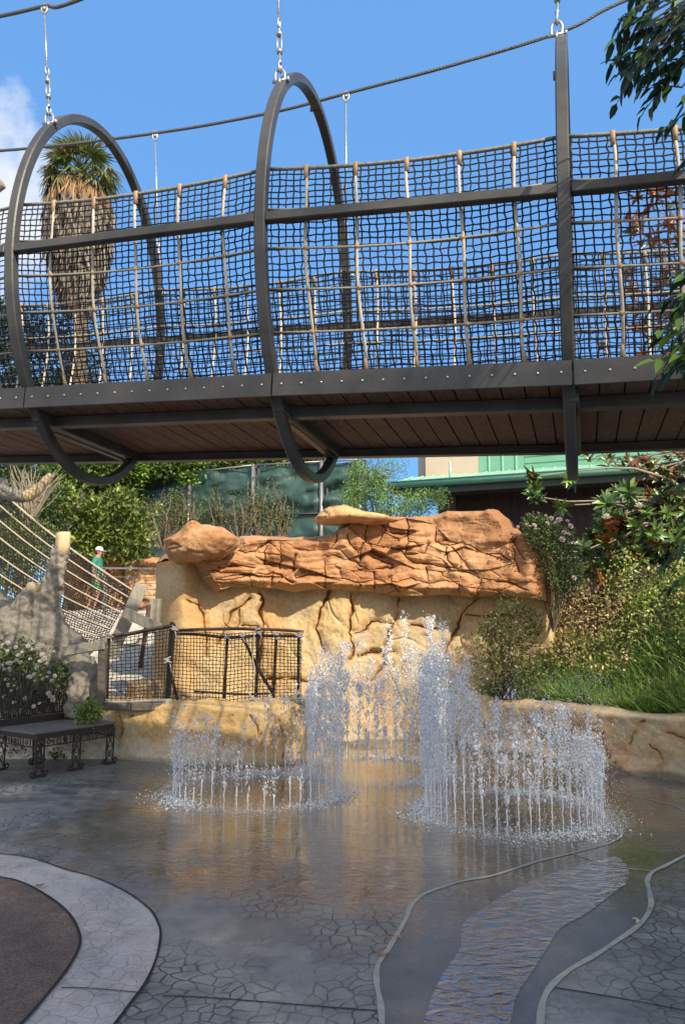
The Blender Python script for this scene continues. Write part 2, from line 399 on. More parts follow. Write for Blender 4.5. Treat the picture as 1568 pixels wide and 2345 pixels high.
def concrete(name, cA, cB, crack_scale, crack_dark, crack_w, wet=True, crack_all=False, speck=0, tint=None):
    m, nt, b = new_mat(name); N = nt.nodes; L = nt.links
    def node(t, **k):
        n = N.new(t)
        for a, v in k.items(): setattr(n, a, v)
        return n
    def mixc(f, a, bb):
        x = node('ShaderNodeMix', data_type='RGBA')
        for s, i in ((f, 0), (a, 6), (bb, 7)):
            if isinstance(s, tuple): x.inputs[i].default_value = (*s, 1)
            elif isinstance(s, (int, float)): x.inputs[i].default_value = s
            else: L.new(s, x.inputs[i])
        return x.outputs[2]
    def noise(sc, det=5, vec=None, rough=.6, dist=0):
        n = node('ShaderNodeTexNoise'); n.inputs['Scale'].default_value = sc; n.inputs['Detail'].default_value = det; n.inputs['Roughness'].default_value = rough; n.inputs['Distortion'].default_value = dist
        L.new(vec or g.outputs['Position'], n.inputs['Vector']); return n
    def rng(s, a, bb, c=0, d=1):
        r = node('ShaderNodeMapRange'); r.inputs[1].default_value = a; r.inputs[2].default_value = bb; r.inputs[3].default_value = c; r.inputs[4].default_value = d; L.new(s, r.inputs[0]); return r.outputs[0]
    def math_(op, a, bb):
        x = node('ShaderNodeMath', operation=op)
        for s, i in ((a, 0), (bb, 1)):
            if isinstance(s, (int, float)): x.inputs[i].default_value = s
            else: L.new(s, x.inputs[i])
        return x.outputs[0]
    g = node('ShaderNodeNewGeometry')
    big = noise(.9, 5); med = noise(7, 6); fine = noise(70, 5)
    c = mixc(rng(big.outputs['Fac'], .38, .62), cA, cB)
    hv = node('ShaderNodeHueSaturation'); L.new(rng(med.outputs['Fac'], .3, .7, .78, 1.2), hv.inputs['Value']); L.new(c, hv.inputs['Color']); c = hv.outputs[0]
    hv = node('ShaderNodeHueSaturation'); L.new(rng(fine.outputs['Fac'], .3, .7, .82, 1.18), hv.inputs['Value']); L.new(c, hv.inputs['Color']); c = hv.outputs[0]
    # warped cell cracks pressed into the slab
    wv = noise(3, 3); vm = node('ShaderNodeVectorMath', operation='SCALE'); vm.inputs['Scale'].default_value = .22; L.new(wv.outputs['Color'], vm.inputs[0])
    va = node('ShaderNodeVectorMath', operation='ADD'); L.new(g.outputs['Position'], va.inputs[0]); L.new(vm.outputs[0], va.inputs[1])
    vo = node('ShaderNodeTexVoronoi', feature='DISTANCE_TO_EDGE', voronoi_dimensions='2D'); vo.inputs['Scale'].default_value = crack_scale; L.new(va.outputs[0], vo.inputs['Vector'])
    line = rng(vo.outputs['Distance'], 0.0, crack_w, 1, 0)
    if not crack_all:
        pm = noise(.75, 5); line = math_('MULTIPLY', line, rng(pm.outputs['Fac'], .43, .55))
    line2 = line
    sep = node('ShaderNodeSeparateXYZ'); L.new(g.outputs['Position'], sep.inputs[0])
    if wet:
        # wetness: all round the fountain and down to the channel, ragged edge
        dv = node('ShaderNodeVectorMath', operation='SUBTRACT'); dv.inputs[1].default_value = (.7, 7.3, 0); L.new(g.outputs['Position'], dv.inputs[0])
        ds = node('ShaderNodeVectorMath', operation='MULTIPLY'); ds.inputs[1].default_value = (.32, .34, 0); L.new(dv.outputs[0], ds.inputs[0])
        ln = node('ShaderNodeVectorMath', operation='LENGTH'); L.new(ds.outputs[0], ln.inputs[0])
        e = math_('ADD', ln.outputs['Value'], rng(big.outputs['Fac'], .3, .7, -.28, .28)); e = math_('ADD', e, rng(med.outputs['Fac'], .3, .7, -.08, .08))
        w = rng(e, .74, 1.14, 1, 0)
        line = math_('MULTIPLY', line, rng(w, 0, 1, 1, .3))
        # damp patches away from the pool
        dp = noise(1.6, 6, rough=.7); damp = rng(dp.outputs['Fac'], .50, .56)
    c = mixc(math_('MULTIPLY', line, crack_dark), c, (.030, .028, .026))
    if tint: c = mixc(rng(noise(1.3, 5).outputs['Fac'], .45, .75), c, tint)
    hb = math_('SUBTRACT', math_('MULTIPLY', fine.outputs['Fac'], .25), math_('MULTIPLY', line2, 1.5))
    hb = math_('ADD', hb, math_('MULTIPLY', med.outputs['Fac'], .5))
    bp = node('ShaderNodeBump'); bp.inputs['Distance'].default_value = .012
    if wet:
        cd = mixc(w, c, mixc(rng(noise(1.1, 4).outputs['Fac'], .4, .6), (.075, .072, .068), (.092, .078, .058)))
        c = mixc(math_('MULTIPLY', math_('SUBTRACT', 1, w), math_('MULTIPLY', damp, .55)), cd, (.075, .075, .075))
        rw = math_('SUBTRACT', 1, w)
        r1 = math_('ADD', math_('MULTIPLY', rw, .42), .06)
        r1 = math_('SUBTRACT', r1, math_('MULTIPLY', math_('MULTIPLY', rw, damp), .16))
        rip = noise(16, 3, dist=.6); r1 = math_('ADD', r1, rng(med.outputs['Fac'], .3, .7, -.03, .08))
        L.new(r1, b.inputs['Roughness'])
        mpv = node('ShaderNodeMapping'); mpv.inputs['Scale'].default_value = (6, 13, 1); L.new(g.outputs['Position'], mpv.inputs[0])
        rip = noise(1.6, 3, vec=mpv.outputs[0], dist=.5)
        hb2 = math_('ADD', math_('MULTIPLY', hb, math_('ADD', math_('MULTIPLY', rw, .85), .10)), math_('MULTIPLY', math_('MULTIPLY', rip.outputs['Fac'], w), .28))
        L.new(hb2, bp.inputs['Height']); bp.inputs['Strength'].default_value = .8
        b.inputs['Specular IOR Level'].default_value = .5
        L.new(w, b.inputs['Coat Weight']); b.inputs['Coat Roughness'].default_value = .025; b.inputs['Coat IOR'].default_value = 1.5
        cb = node('ShaderNodeBump'); cb.inputs['Distance'].default_value = .012; cb.inputs['Strength'].default_value = .35
        pud = rng(noise(2.1, 4).outputs['Fac'], .4, .62, .12, 1.3); L.new(math_('MULTIPLY', rip.outputs['Fac'], pud), cb.inputs['Height']); L.new(cb.outputs[0], b.inputs['Coat Normal'])
    else:
        L.new(hb, bp.inputs['Height']); bp.inputs['Strength'].default_value = .35; b.inputs['Roughness'].default_value = .55
    if speck:
        sp = node('ShaderNodeTexVoronoi'); sp.inputs['Scale'].default_value = 190; L.new(g.outputs['Position'], sp.inputs['Vector'])
        sc = node('ShaderNodeSeparateColor'); L.new(sp.outputs['Color'], sc.inputs[0])
        hv = node('ShaderNodeHueSaturation'); L.new(rng(sc.outputs[0], 0, 1, .5, 1.7), hv.inputs['Value']); L.new(c, hv.inputs['Color']); c = hv.outputs[0]
        b.inputs['Roughness'].default_value = .8
    L.new(c, b.inputs['Base Color']); L.new(bp.outputs[0], b.inputs['Normal'])
    return m
M['ground'] = concrete('stamped_concrete', (.26, .245, .22), (.18, .172, .158), 12.5, 1.0, .075)
M['floor'] = concrete('smooth_channel_floor', (.15, .145, .14), (.105, .10, .098), 2, 0, .001, wet=True, speck=0)
M['band'] = concrete('pale_stamped_band', (.42, .375, .345), (.34, .30, .28), 11, .4, .05, wet=False, crack_all=True, tint=(.48, .46, .45))
M['brown'] = concrete('brown_rubber_path', (.125, .085, .062), (.10, .07, .055), 2, 0, .001, wet=False, speck=1)
M['strip'] = mat('channel_edge', (.38, .365, .30), (.28, .27, .23), 12, .5, 0, .3, 60)
M['soil'] = mat('leaf_litter_soil', (.13, .085, .05), (.075, .05, .03), 9, .95, 0, .8, 30)
M['gravel'] = mat('pale_rubble', (.62, .56, .46), (.34, .29, .22), 14, .9, 0, 1, 22)

# ------------------------------------------------------------------ setting: ground
gx0, gx1 = -400, 400
MB().add([(gx0, -300, 0), (gx1, -300, 0), (gx1, 700, 0), (gx0, 700, 0)], [(0, 1, 2, 3)]).build('ground', M['ground']).__setitem__('kind', 'structure')

def smooth_line(pts, n=6):
    P = [Vector(p) for p in pts]; out = []
    for i in range(len(P) - 1):
        p0 = P[max(i - 1, 0)]; p1 = P[i]; p2 = P[i + 1]; p3 = P[min(i + 2, len(P) - 1)]
        for k in range(n):
            t = k / n
            out.append(.5 * ((2 * p1) + (-p0 + p2) * t + (2 * p0 - 5 * p1 + 4 * p2 - p3) * t * t + (-p0 + 3 * p1 - 3 * p2 + p3) * t ** 3))
    out.append(P[-1]); return out

def strip(name, px, w, z, material, top=0.0, wob=.1):
    P = smooth_line([gp(u, v) for u, v in px]); V = []; Fs = []
    for i, p in enumerate(P):
        t = (P[min(i + 1, len(P) - 1)] - P[max(i - 1, 0)]).normalized(); n = Vector((-t.y, t.x, 0))
        ww = w * (1 + wob * math.sin(i * .6)) / 2
        V += [p + n * ww + Vector((0, 0, z)), p - n * ww + Vector((0, 0, z))]
        if i: Fs.append((2 * i - 2, 2 * i - 1, 2 * i + 1, 2 * i))
    o = MB().add(V, Fs).build(name, material); o['kind'] = 'structure'; return o

brown_px = [(-260, 2015), (-120, 2000), (0, 2012), (60, 2028), (120, 2063), (155, 2093), (175, 2123), (184, 2153), (178, 2183), (155, 2223), (120, 2269), (55, 2345), (-60, 2460)]
band_px = [(-330, 1975), (-160, 1955), (0, 1958), (75, 1968), (150, 1993), (215, 2011), (286, 2043), (341, 2083), (363, 2118), (368, 2148), (358, 2198), (336, 2249), (300, 2299), (266, 2345), (180, 2450)]
ob = smooth_line([gp(u, v) for u, v in band_px]); ib = smooth_line([gp(u, v) for u, v in brown_px])
corner = [Vector((-12, ib[-1].y, 0)), Vector((-12, ib[0].y, 0))]
def sheet(name, pts, z, material):
    import bmesh
    me = bpy.data.meshes.new(name); bm = bmesh.new()
    f = bm.faces.new([bm.verts.new((p[0], p[1], z)) for p in pts]); bmesh.ops.triangulate(bm, faces=[f])
    for f in bm.faces:
        if f.normal.z < 0: f.normal_flip()
    bm.to_mesh(me); bm.free(); o = link(name, me, material, None, False); o['kind'] = 'structure'; return o
sheet('path_border', ob + [Vector((-12, ob[-1].y, 0)), Vector((-12, ob[0].y, 0))], .004, M['band'])
sheet('path', ib + corner, .008, M['brown'])
strip('path_joint', brown_px, .014, .0125, M['seam'])
strip('border_joint', band_px, .012, .009, M['seam'])
chL = [(1421, 1898), (1419, 1918), (1384, 1935), (1309, 1955), (1233, 1973), (1133, 2005), (1063, 2018), (1018, 2031), (973, 2048), (943, 2073), (928, 2108), (893, 2168), (865, 2213), (862, 2253), (870, 2294), (874, 2345), (870, 2420)]
chR = [(1640, 1925), (1568, 1960), (1524, 1983), (1494, 1998), (1481, 2018), (1486, 2043), (1489, 2078), (1464, 2118), (1409, 2158), (1359, 2191), (1303, 2223), (1263, 2258), (1243, 2294), (1236, 2345), (1230, 2420)]
strip('channel_edge', chL, .026, .005, M['strip'], wob=.15); strip('channel_edge', chR, .029, .005, M['strip'], wob=.15)
strip('channel_joint', [(1309, 1955), (1345, 1968), (1400, 1985), (1490, 1996)], .014, .0052, M['strip'])
strip('paving_joint', [(1400, 1812), (1449, 1823), (1534, 1843), (1568, 1858), (1640, 1900)], .012, .0045, M['strip'])
strip('paving_joint', [(372, 2282), (500, 2288), (785, 2311), (860, 2316)], .008, .0045, M['seam'])
strip('paving_joint', [(1262, 2262), (1420, 2288), (1568, 2316), (1700, 2342)], .008, .0045, M['seam'])
strip('paving_joint', [(140, 2266), (210, 2268), (336, 2279)], .007, .0095, M['seam'])
sheet('channel_floor', smooth_line([gp(u, v) for u, v in chL[2:]]) + smooth_line([gp(u, v) for u, v in chR[1:]])[::-1], .0022, M['floor'])
wl_px = [(1405, 1962), (1330, 1982), (1250, 2006), (1165, 2045), (1108, 2081), (1068, 2108), (1055, 2133), (1053, 2173), (1023, 2218), (993, 2273), (968, 2345), (930, 2450)]
wr_px = [(1418, 1966), (1438, 1992), (1434, 2023), (1409, 2043), (1343, 2093), (1283, 2128), (1253, 2173), (1218, 2228), (1183, 2283), (1168, 2345), (1140, 2450)]
sheet('water', smooth_line([gp(u, v) for u, v in wl_px]) + smooth_line([gp(u, v) for u, v in wr_px])[::-1], .005, M['stream'])

# raised terrain behind the walls
def terrain(name, xs, ys, zf, material, amp=.05):
    X, Y = np.meshgrid(xs, ys, indexing='ij'); P = np.stack([X.ravel(), Y.ravel(), np.zeros(X.size)], 1)
    Z = zf(P[:, 0], P[:, 1]) + amp * fbm(P * 1.7, 4, 3)
    P[:, 2] = Z; nx, ny = len(xs), len(ys)
    i = np.arange(nx - 1)[:, None] * ny; j = np.arange(ny - 1)[None, :]
    Fq = np.stack([i + j, i + ny + j, i + ny + j + 1, i + j + 1], -1).reshape(-1, 4)
    o = np_mesh(name, P, Fq, material); o['kind'] = 'structure'; return o
def lerp_path(P):
    P = sorted((p.x, p.y) for p in P); xs = [p[0] for p in P]; ys = [p[1] for p in P]
    return lambda x: np.interp(x, xs, ys)

# ------------------------------------------------------------------ sculpted rock walls
def resample(P, n):
    P = np.array([tuple(p) for p in P], dtype=float); d = np.concatenate([[0], np.cumsum(np.linalg.norm(np.diff(P[:, :2], axis=0), axis=1))])
    s = np.linspace(0, d[-1], n); return np.stack([np.interp(s, d, P[:, k]) for k in range(P.shape[1])], 1), s

def sculpt_wall(name, path, ns, nz, thick, surf, parent, material, zbot=-.03, rtop=.10, rend=.25):
    """path: (x, y, ztop) points left to right; surf(U,V,X,Z,S) -> (protrusion towards the viewer side, colour)"""
    Q, s = resample(path, ns)
    T = np.gradient(Q[:, :2], axis=0); T /= np.linalg.norm(T, axis=1)[:, None]
    k = 9; T = np.stack([np.convolve(np.pad(T[:, i], k, 'edge'), np.ones(2 * k + 1) / (2 * k + 1), 'valid') for i in (0, 1)], 1)
    Nn = np.stack([T[:, 1], -T[:, 0]], 1); Nn /= np.linalg.norm(Nn, axis=1)[:, None]
    t = np.linspace(0, 1, nz)
    ncap = 8
    Z = zbot + (Q[:, 2:3] - zbot) * t[None, :]
    B = np.stack([np.repeat(Q[:, 0:1], nz, 1), np.repeat(Q[:, 1:2], nz, 1), Z], -1)
    S = np.repeat(s[:, None], nz, 1)
    prot = np.zeros((ns, nz)); col = None
    for it in range(2):
        P = B + np.concatenate([Nn, np.zeros((ns, 1))], 1)[:, None, :] * prot[..., None]
        U, V = proj(P.reshape(-1, 3))
        pr, col = surf(U, V, B[..., 0].ravel(), Z.ravel(), S.ravel())
        prot = pr.reshape(ns, nz)
    dt = Q[:, 2:3] - Z
    rt = np.clip(1 - dt / rtop, 0, 1); prot = prot * (1 - .5 * rt ** 2) - rtop * (1 - np.sqrt(np.clip(1 - rt ** 2, 0, 1)))
    de = np.minimum(s, s[-1] - s)[:, None]; re = np.clip(1 - de / rend, 0, 1); prot = prot * (1 - re ** 3) - rend * (1 - np.sqrt(np.clip(1 - re ** 2, 0, 1)))
    col = col.reshape(ns, nz, 3)
    cols = [B + Nn3 * prot[..., None] for Nn3 in [np.concatenate([Nn, np.zeros((ns, 1))], 1)[:, None, :]]][0]
    rows = [cols]; cl = [col]
    back = np.concatenate([-Nn, np.zeros((ns, 1))], 1)
    last = cols[:, -1]
    tgt = Q.copy(); tgt[:, :2] += -Nn * thick
    for q in range(1, ncap + 1):
        f = q / ncap; p = last * (1 - f) + tgt * f; p[:, 2] = last[:, 2] + .03 * math.sin(f * math.pi) + .03 * noise3(np.stack([s * 5, np.full(ns, f * 3), np.zeros(ns)], 1), 9)
        rows.append(p[:, None]); cl.append(col[:, -1:])
    for q in range(1, 5):
        p = rows[-1][:, 0].copy() if q > 1 else rows[-1][:, 0].copy(); p[:, 2] = zbot + (Q[:, 2] - zbot) * (1 - q / 4.)
        rows.append(p[:, None]); cl.append(col[:, -1:])
    G = np.concatenate(rows, 1); C = np.concatenate(cl, 1)
    nr = G.shape[1]
    # close both ends
    def endcap(i):
        g = G[i]; c = (g.mean(0)); out = []
        mid = g[::-1]
        return out
    i = np.arange(ns - 1)[:, None] * nr; j = np.arange(nr - 1)[None, :]
    Fq = np.stack([i + j, i + nr + j, i + nr + j + 1, i + j + 1], -1).reshape(-1, 4)
    # end faces: pair front column vertices with back column heights
    Vv = G.reshape(-1, 3); Cc = C.reshape(-1, 3); extra = []
    for ci in (0, ns - 1):
        base = len(Vv); fr = G[ci, :nz]; bk = fr.copy(); bk[:, :2] = tgt[ci, :2]
        Vv = np.concatenate([Vv, bk]); Cc = np.concatenate([Cc, C[ci, :nz]])
        a = ci * nr + np.arange(nz - 1); bb = base + np.arange(nz - 1)
        f = np.stack([a, a + 1, bb + 1, bb], 1) if ci == 0 else np.stack([a, bb, bb + 1, a + 1], 1); extra.append(f)
    Fq = np.concatenate([Fq] + extra)
    return np_mesh(name, Vv, Fq, material, parent, Cc)

def cr6(*p): return [(352 + .3367 * x, 1030.8 + .3367 * y) for x, y in p]
def cr7(*p): return [(817 + .2806 * x, 1030.8 + .2806 * y) for x, y in p]
LEDGE = [(380, 1288), (443, 1290), (466, 1317), (470, 1330), (497, 1354), (530, 1344), (588, 1346), (638, 1349), (675, 1357), (722, 1349), (756, 1351), (823, 1354), (880, 1359), (901, 1365), (957, 1366), (1013, 1362), (1064, 1365), (1078, 1372), (1089, 1372), (1098, 1366), (1159, 1367), (1215, 1372), (1260, 1380)]
YC = [[(567, 1366), (557, 1381), (534, 1396), (527, 1405), (514, 1435), (500, 1470)], [(546, 1394), (546, 1425), (537, 1435)], [(551, 1431), (588, 1433)],
      [(591, 1354), (603, 1374), (596, 1401), (601, 1428), (596, 1470), (600, 1560)], [(756, 1354), (753, 1374), (736, 1394), (729, 1421), (724, 1442), (738, 1470), (745, 1490)],
      [(806, 1364), (805, 1381), (810, 1401), (800, 1428), (793, 1445), (805, 1480), (800, 1510)], [(805, 1447), (817, 1445), (833, 1440), (848, 1425), (896, 1429)],
      [(910, 1367), (908, 1387), (907, 1410), (898, 1435), (890, 1446), (886, 1470), (880, 1520), (850, 1560)], [(1092, 1370), (1075, 1390), (1061, 1407), (1050, 1429), (1041, 1446), (1020, 1500), (1000, 1540)],
      [(1067, 1411), (1114, 1411), (1180, 1412)], [(433, 1378), (456, 1388), (468, 1411), (470, 1441), (474, 1500)], [(940, 1432), (1010, 1436)], [(1130, 1450), (1120, 1520), (1140, 1560)], [(590, 1560), (660, 1548), (720, 1560)],
      [(817, 1500), (850, 1492), (905, 1496)]]
RC = [cr6((340, 850), (420, 825), (510, 830), (600, 840), (660, 835), (750, 855), (860, 845), (940, 890)), cr6((420, 885), (500, 880), (600, 855), (665, 850)),
      cr6((110, 765), (250, 768), (360, 745), (480, 720), (560, 670), (590, 610)), cr6((960, 650), (1000, 670), (1070, 690), (1130, 680), (1200, 665), (1240, 620), (1260, 560)),
      cr6((865, 640), (860, 710), (855, 800)), cr6((770, 660), (755, 760), (860, 790)), cr6((955, 700), (940, 780), (960, 850), (1080, 835), (1155, 855)),
      cr6((1155, 770), (1160, 880), (1170, 940)), cr6((1160, 880), (1240, 890), (1340, 895), (1500, 890), (1568, 900)), cr6((1200, 670), (1280, 690), (1330, 740), (1380, 780), (1450, 805), (1568, 805)),
      cr6((1170, 740), (1210, 720), (1290, 735)), cr6((440, 790), (600, 790), (700, 800)), cr6((1430, 640), (1400, 700), (1380, 770)), cr6((660, 840), (665, 930)), cr6((820, 850), (815, 920)), cr6((580, 690), (640, 700), (700, 690), (740, 660)),
      cr6((270, 770), (340, 850)), cr6((1320, 580), (1330, 640), (1380, 690)), cr6((1480, 640), (1480, 690), (1568, 720)),
      cr7((75, 760), (150, 765), (260, 800), (370, 830), (420, 880), (500, 920), (640, 930), (760, 960), (860, 980), (940, 1030), (1000, 1050), (1100, 1060), (1230, 1080), (1380, 1130)),
      cr7((230, 655), (410, 690), (440, 740), (510, 770)), cr7((385, 550), (410, 670), (440, 740), (400, 850)), cr7((0, 970), (150, 965), (300, 960)), cr7((120, 850), (200, 890), (300, 950)),
      cr7((720, 770), (860, 775), (960, 800), (1060, 845), (1180, 870), (1260, 920)), cr7((290, 1055), (450, 1065), (640, 1075), (840, 1085)), cr7((740, 790), (740, 880), (800, 960)),
      cr7((780, 790), (850, 900), (900, 960), (980, 1040)), cr7((990, 1060), (975, 1130), (970, 1210)), cr7((280, 1040), (330, 1150)), cr7((80, 590), (70, 760), (0, 850)), cr7((190, 580), (240, 650), (170, 760)),
      cr7((640, 620), (650, 750), (720, 770)), cr7((400, 850), (560, 840), (600, 780)), cr7((580, 960), (600, 1060)), cr7((1270, 700), (1280, 900), (1320, 1000)), cr7((840, 1090), (850, 1170)), cr7((130, 1000), (140, 1120))]
yel = np.array([.63, .46, .225]); yel2 = np.array([.60, .34, .13]); tan_ = np.array([.52, .40, .235]); red = np.array([.42, .205, .092]); red2 = np.array([.54, .31, .155]); red3 = np.array([.31, .14, .062]); crack_brown = np.array([.16, .06, .022]); pale = np.array([.68, .50, .27])  # one darker brown is laid along cracks and grooves
def mixc(a, b_, f): return a + (b_ - a) * f[:, None]

VOR = R.rand(95, 2) * [920, 260] + [370, 1140]; VOFF = R.rand(95) * .10 - .05; VTX = R.randn(95) * .0014; VTY = R.randn(95) * .0018
def big_surf(U, V, X, Z, S):
    P3 = np.stack([X, Z, np.zeros_like(X)], 1)
    wob = 7 * fbm(P3 * 3, 3, 21)
    lv = np.interp(U, [p[0] for p in LEDGE], [p[1] for p in LEDGE])
    rm = sstep(lv - V, -1.2, 1.2)
    yl = .13 * noise3(np.stack([X * 1.6, Z * .45, X * 0], 1), 4) + .09 * noise3(np.stack([X * 3.1, Z * .9, X * 0], 1), 5) + .012 * fbm(P3 * 7, 4, 6)
    yl += .25 * sstep(450 - U, -20, 45)                          # left buttress
    yl -= .10 * sstep(U, 960, 1120) 
    dc = np.full(U.shape, 1e9)
    Uw = U + 6 * noise3(P3 * 4, 31) + 2.2 * noise3(P3 * 16, 131); Vw = V + 6 * noise3(P3 * 4, 32) + 2.2 * noise3(P3 * 16, 132)
    for l in YC: dc = np.minimum(dc, seg_dist(Uw, Vw, l))
    wv = 1.6 + 2.4 * noise3(P3 * 5, 33)
    ck = sstep(wv, -.4, .6); yl -= .075 * ck * np.exp(-(dc / np.maximum(wv, .8)) ** 2)
    pl = np.abs(fbm(np.stack([X * 1.5 + .5 * Z, Z * 1.1, X * 0], 1), 3, 134)); yl -= .022 * np.exp(-(pl / .05) ** 2); yl += .028 * sstep(dc, 0, 14) + .018 * fbm(P3 * np.array([4, 2, 1]), 4, 135)
    # red broken sandstone
    h = np.clip((lv - V) / 170., 0, 1)
    rd = .42 - .30 * h - .16 * sstep(.12 - h, 0, .12) + .05 * noise3(P3 * 1.7, 7) + .022 * fbm(P3 * 6, 5, 8) + .030 * fbm(P3 * np.array([1.3, 9, 1]) + .5 * fbm(P3 * 2, 2, 81)[:, None], 3, 82)
    U2 = U + 6 * noise3(P3 * 2.5, 41); V2 = V + 5 * noise3(P3 * 2.5, 42)
    d1 = np.full(U.shape, 1e9); d2 = np.full(U.shape, 1e9); id1 = np.zeros(U.shape, int)
    for k in range(len(VOR)):
        d = np.hypot((U2 - VOR[k, 0]) * .42, (V2 - VOR[k, 1]) * 1.25)
        c = d < d1; d2 = np.where(c, d1, np.minimum(d2, d)); id1 = np.where(c, k, id1); d1 = np.where(c, d, d1)
    edge = d2 - d1
    smooth_right = sstep(U, 960, 1010) * sstep(1250 - V, 0, 30)
    am = (1 - .75 * smooth_right) * (.5 + .5 * sstep(V, 1180, 1230))
    rd += am * (VOFF[id1] * .6 + VTX[id1] * (U2 - VOR[id1, 0]) * .6 + VTY[id1] * (V2 - VOR[id1, 1]))
    rd -= am * .02 * np.exp(-(edge / 1.2) ** 2)
    dr = np.full(U.shape, 1e9)
    for l in RC: dr = np.minimum(dr, seg_dist(Uw, Vw, l))
    wr = np.maximum(1.0 + 1.5 * noise3(P3 * 5, 35), .55)
    rd -= .05 * np.exp(-(dr / wr) ** 2); rd += .035 * (1 - np.exp(-(dr / 9) ** 2))
    pr = rd * rm + yl * (1 - rm)
    # pigment
    n1 = .5 + .5 * noise3(P3 * .9, 51); n2 = .5 + .5 * fbm(P3 * np.array([3.2, 1.2, 1]), 4, 52) * .8; n3 = .5 + .5 * fbm(P3 * 8, 3, 53)
    yc = mixc(np.tile(yel, (len(U), 1)), tan_, sstep(n1, .3, .75)); yc = mixc(yc, yel2, sstep(n2, .55, .95) * .75); yc = mixc(yc, pale, sstep(n3, .65, 1.1) * .5)
    yc = mixc(yc, yel2 * .8, np.exp(-(dc / 9) ** 2) * .65); yc = mixc(yc, crack_brown, ck * np.exp(-(dc / np.maximum(wv, .8)) ** 2) * .7)
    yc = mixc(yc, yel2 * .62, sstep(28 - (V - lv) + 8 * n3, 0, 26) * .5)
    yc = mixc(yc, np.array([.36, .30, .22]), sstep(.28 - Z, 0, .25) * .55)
    rc = mixc(np.tile(red, (len(U), 1)), red2, sstep(n2, .35, .8)); rc = mixc(rc, red3, sstep(n3, .6, 1.0) * .6)
    rc = mixc(rc, rc * (.85 + .3 * (VOFF[id1] * 10 + .5))[:, None], np.full(len(U), .6))
    rc = mixc(rc, crack_brown * .8, np.exp(-(dr / 1.2) ** 2) * .5); rc = mixc(rc, yel2, sstep(22 - (lv - V), 0, 20) * .45); rc = mixc(rc, red3 * .9, smooth_right * .45)
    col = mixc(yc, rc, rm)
    return pr, col

by = 10.55
TOPL = [(402, 1281), (415, 1262), (440, 1255), (500, 1248), (540, 1252), (554, 1233), (588, 1229), (615, 1230), (648, 1231), (672, 1234.5), (716, 1233), (749, 1228), (769, 1219), (776, 1209), (800, 1194), (853, 1189), (893, 1184), (929, 1184), (985, 1181), (1005, 1177), (1025, 1170), (1058, 1171), (1106, 1170), (1119, 1165.5), (1131, 1170), (1148, 1186.5), (1156, 1207.6), (1169, 1210), (1175, 1221), (1210, 1222), (1238, 1255), (1252, 1290)]
def ydep(u):
    return float(np.interp(u, [395, 470, 600, 760, 900, 1050, 1250], [10.2, 10.45, 10.7, 10.75, 10.75, 10.6, 10.1]))
path = []
for u, v in TOPL:
    p = at(u, v, ydep(u)); path.append((p.x, p.y, p.z))
rock = empty('rock_wall', (path[0][0] + 3, 10.8, 0), 'tall sculpted rock wall behind the fountain, yellow plaster below an orange sandstone ledge', 'rock wall')
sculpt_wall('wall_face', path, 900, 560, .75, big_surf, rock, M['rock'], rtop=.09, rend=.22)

def boulder(name, outline, y, depth, parent, seed, colA=red, colB=red2, amp=.05, res=(110, 150), off=0, material=None):
    pts = [at(u, v, y) for u, v in outline]
    c = sum(pts, Vector()) / len(pts); ang = []; rad = []
    for i in range(len(pts)):
        a, b_ = pts[i], pts[(i + 1) % len(pts)]
        for k in range(8):
            p = a.lerp(b_, k / 8) - c; ang.append(math.atan2(p.z, p.x)); rad.append(math.hypot(p.x, p.z))
    o = np.argsort(ang); ang = np.array(ang)[o]; rad = np.array(rad)[o]
    th = np.linspace(0, np.pi, res[0]); ph = np.linspace(-np.pi, np.pi, res[1], endpoint=False)
    TH, PH = np.meshgrid(th, ph, indexing='ij')
    Rr = np.interp(PH.ravel(), np.concatenate([ang - 2 * np.pi, ang, ang + 2 * np.pi]), np.tile(rad, 3)).reshape(TH.shape)
    rho = np.sin(TH) ** .75
    P = np.stack([Rr * rho * np.cos(PH), -depth * np.cos(TH), Rr * rho * np.sin(PH)], -1).reshape(-1, 3)
    nn = fbm((P + off) * 3.2, 4, seed); rid = np.abs(fbm((P + off + 5) * np.array([1.6, 2, 4]), 3, seed + 9)); P *= (1 + amp * .8 * fbm((P + off) * 9, 3, seed + 20))[:, None]
    P *= (1 + amp * nn * 1.3 - amp * 1.2 * np.exp(-(rid / .05) ** 2))[:, None]
    n2 = .5 + .5 * fbm((P + off) * 5, 3, seed + 3)
    col = mixc(np.tile(colA, (len(P), 1)), colB, sstep(n2, .3, .8)); col = mixc(col, crack_brown, np.exp(-(rid / .05) ** 2) * .6)
    P += np.array(c)
    nr, nc = res; i = np.arange(nr - 1)[:, None] * nc; j = np.arange(nc)[None, :]; j2 = (j + 1) % nc
    Fq = np.stack([i + j, i + j2, i + nc + j2, i + nc + j], -1).reshape(-1, 4)
    return np_mesh(name, P, Fq, material or M['rock'], parent, col)
B1 = cr6((78, 620), (120, 600), (200, 545), (240, 505), (285, 485), (330, 515), (400, 520), (460, 525), (520, 560), (585, 605), (570, 650), (520, 705), (450, 742), (300, 772), (150, 772), (110, 740), (84, 690))
boulder('boulder', B1, 10.0, .42, rock, 61, red2, red, .045)
B2 = cr6((1090, 470), (1130, 420), (1180, 390), (1300, 378), (1370, 405), (1450, 430), (1568, 445), (1620, 470), (1560, 500), (1440, 505), (1330, 495), (1260, 508), (1150, 505), (1100, 490))
boulder('slab', B2, 10.5, .38, rock, 71, np.array([.70, .43, .20]), red2, .035)

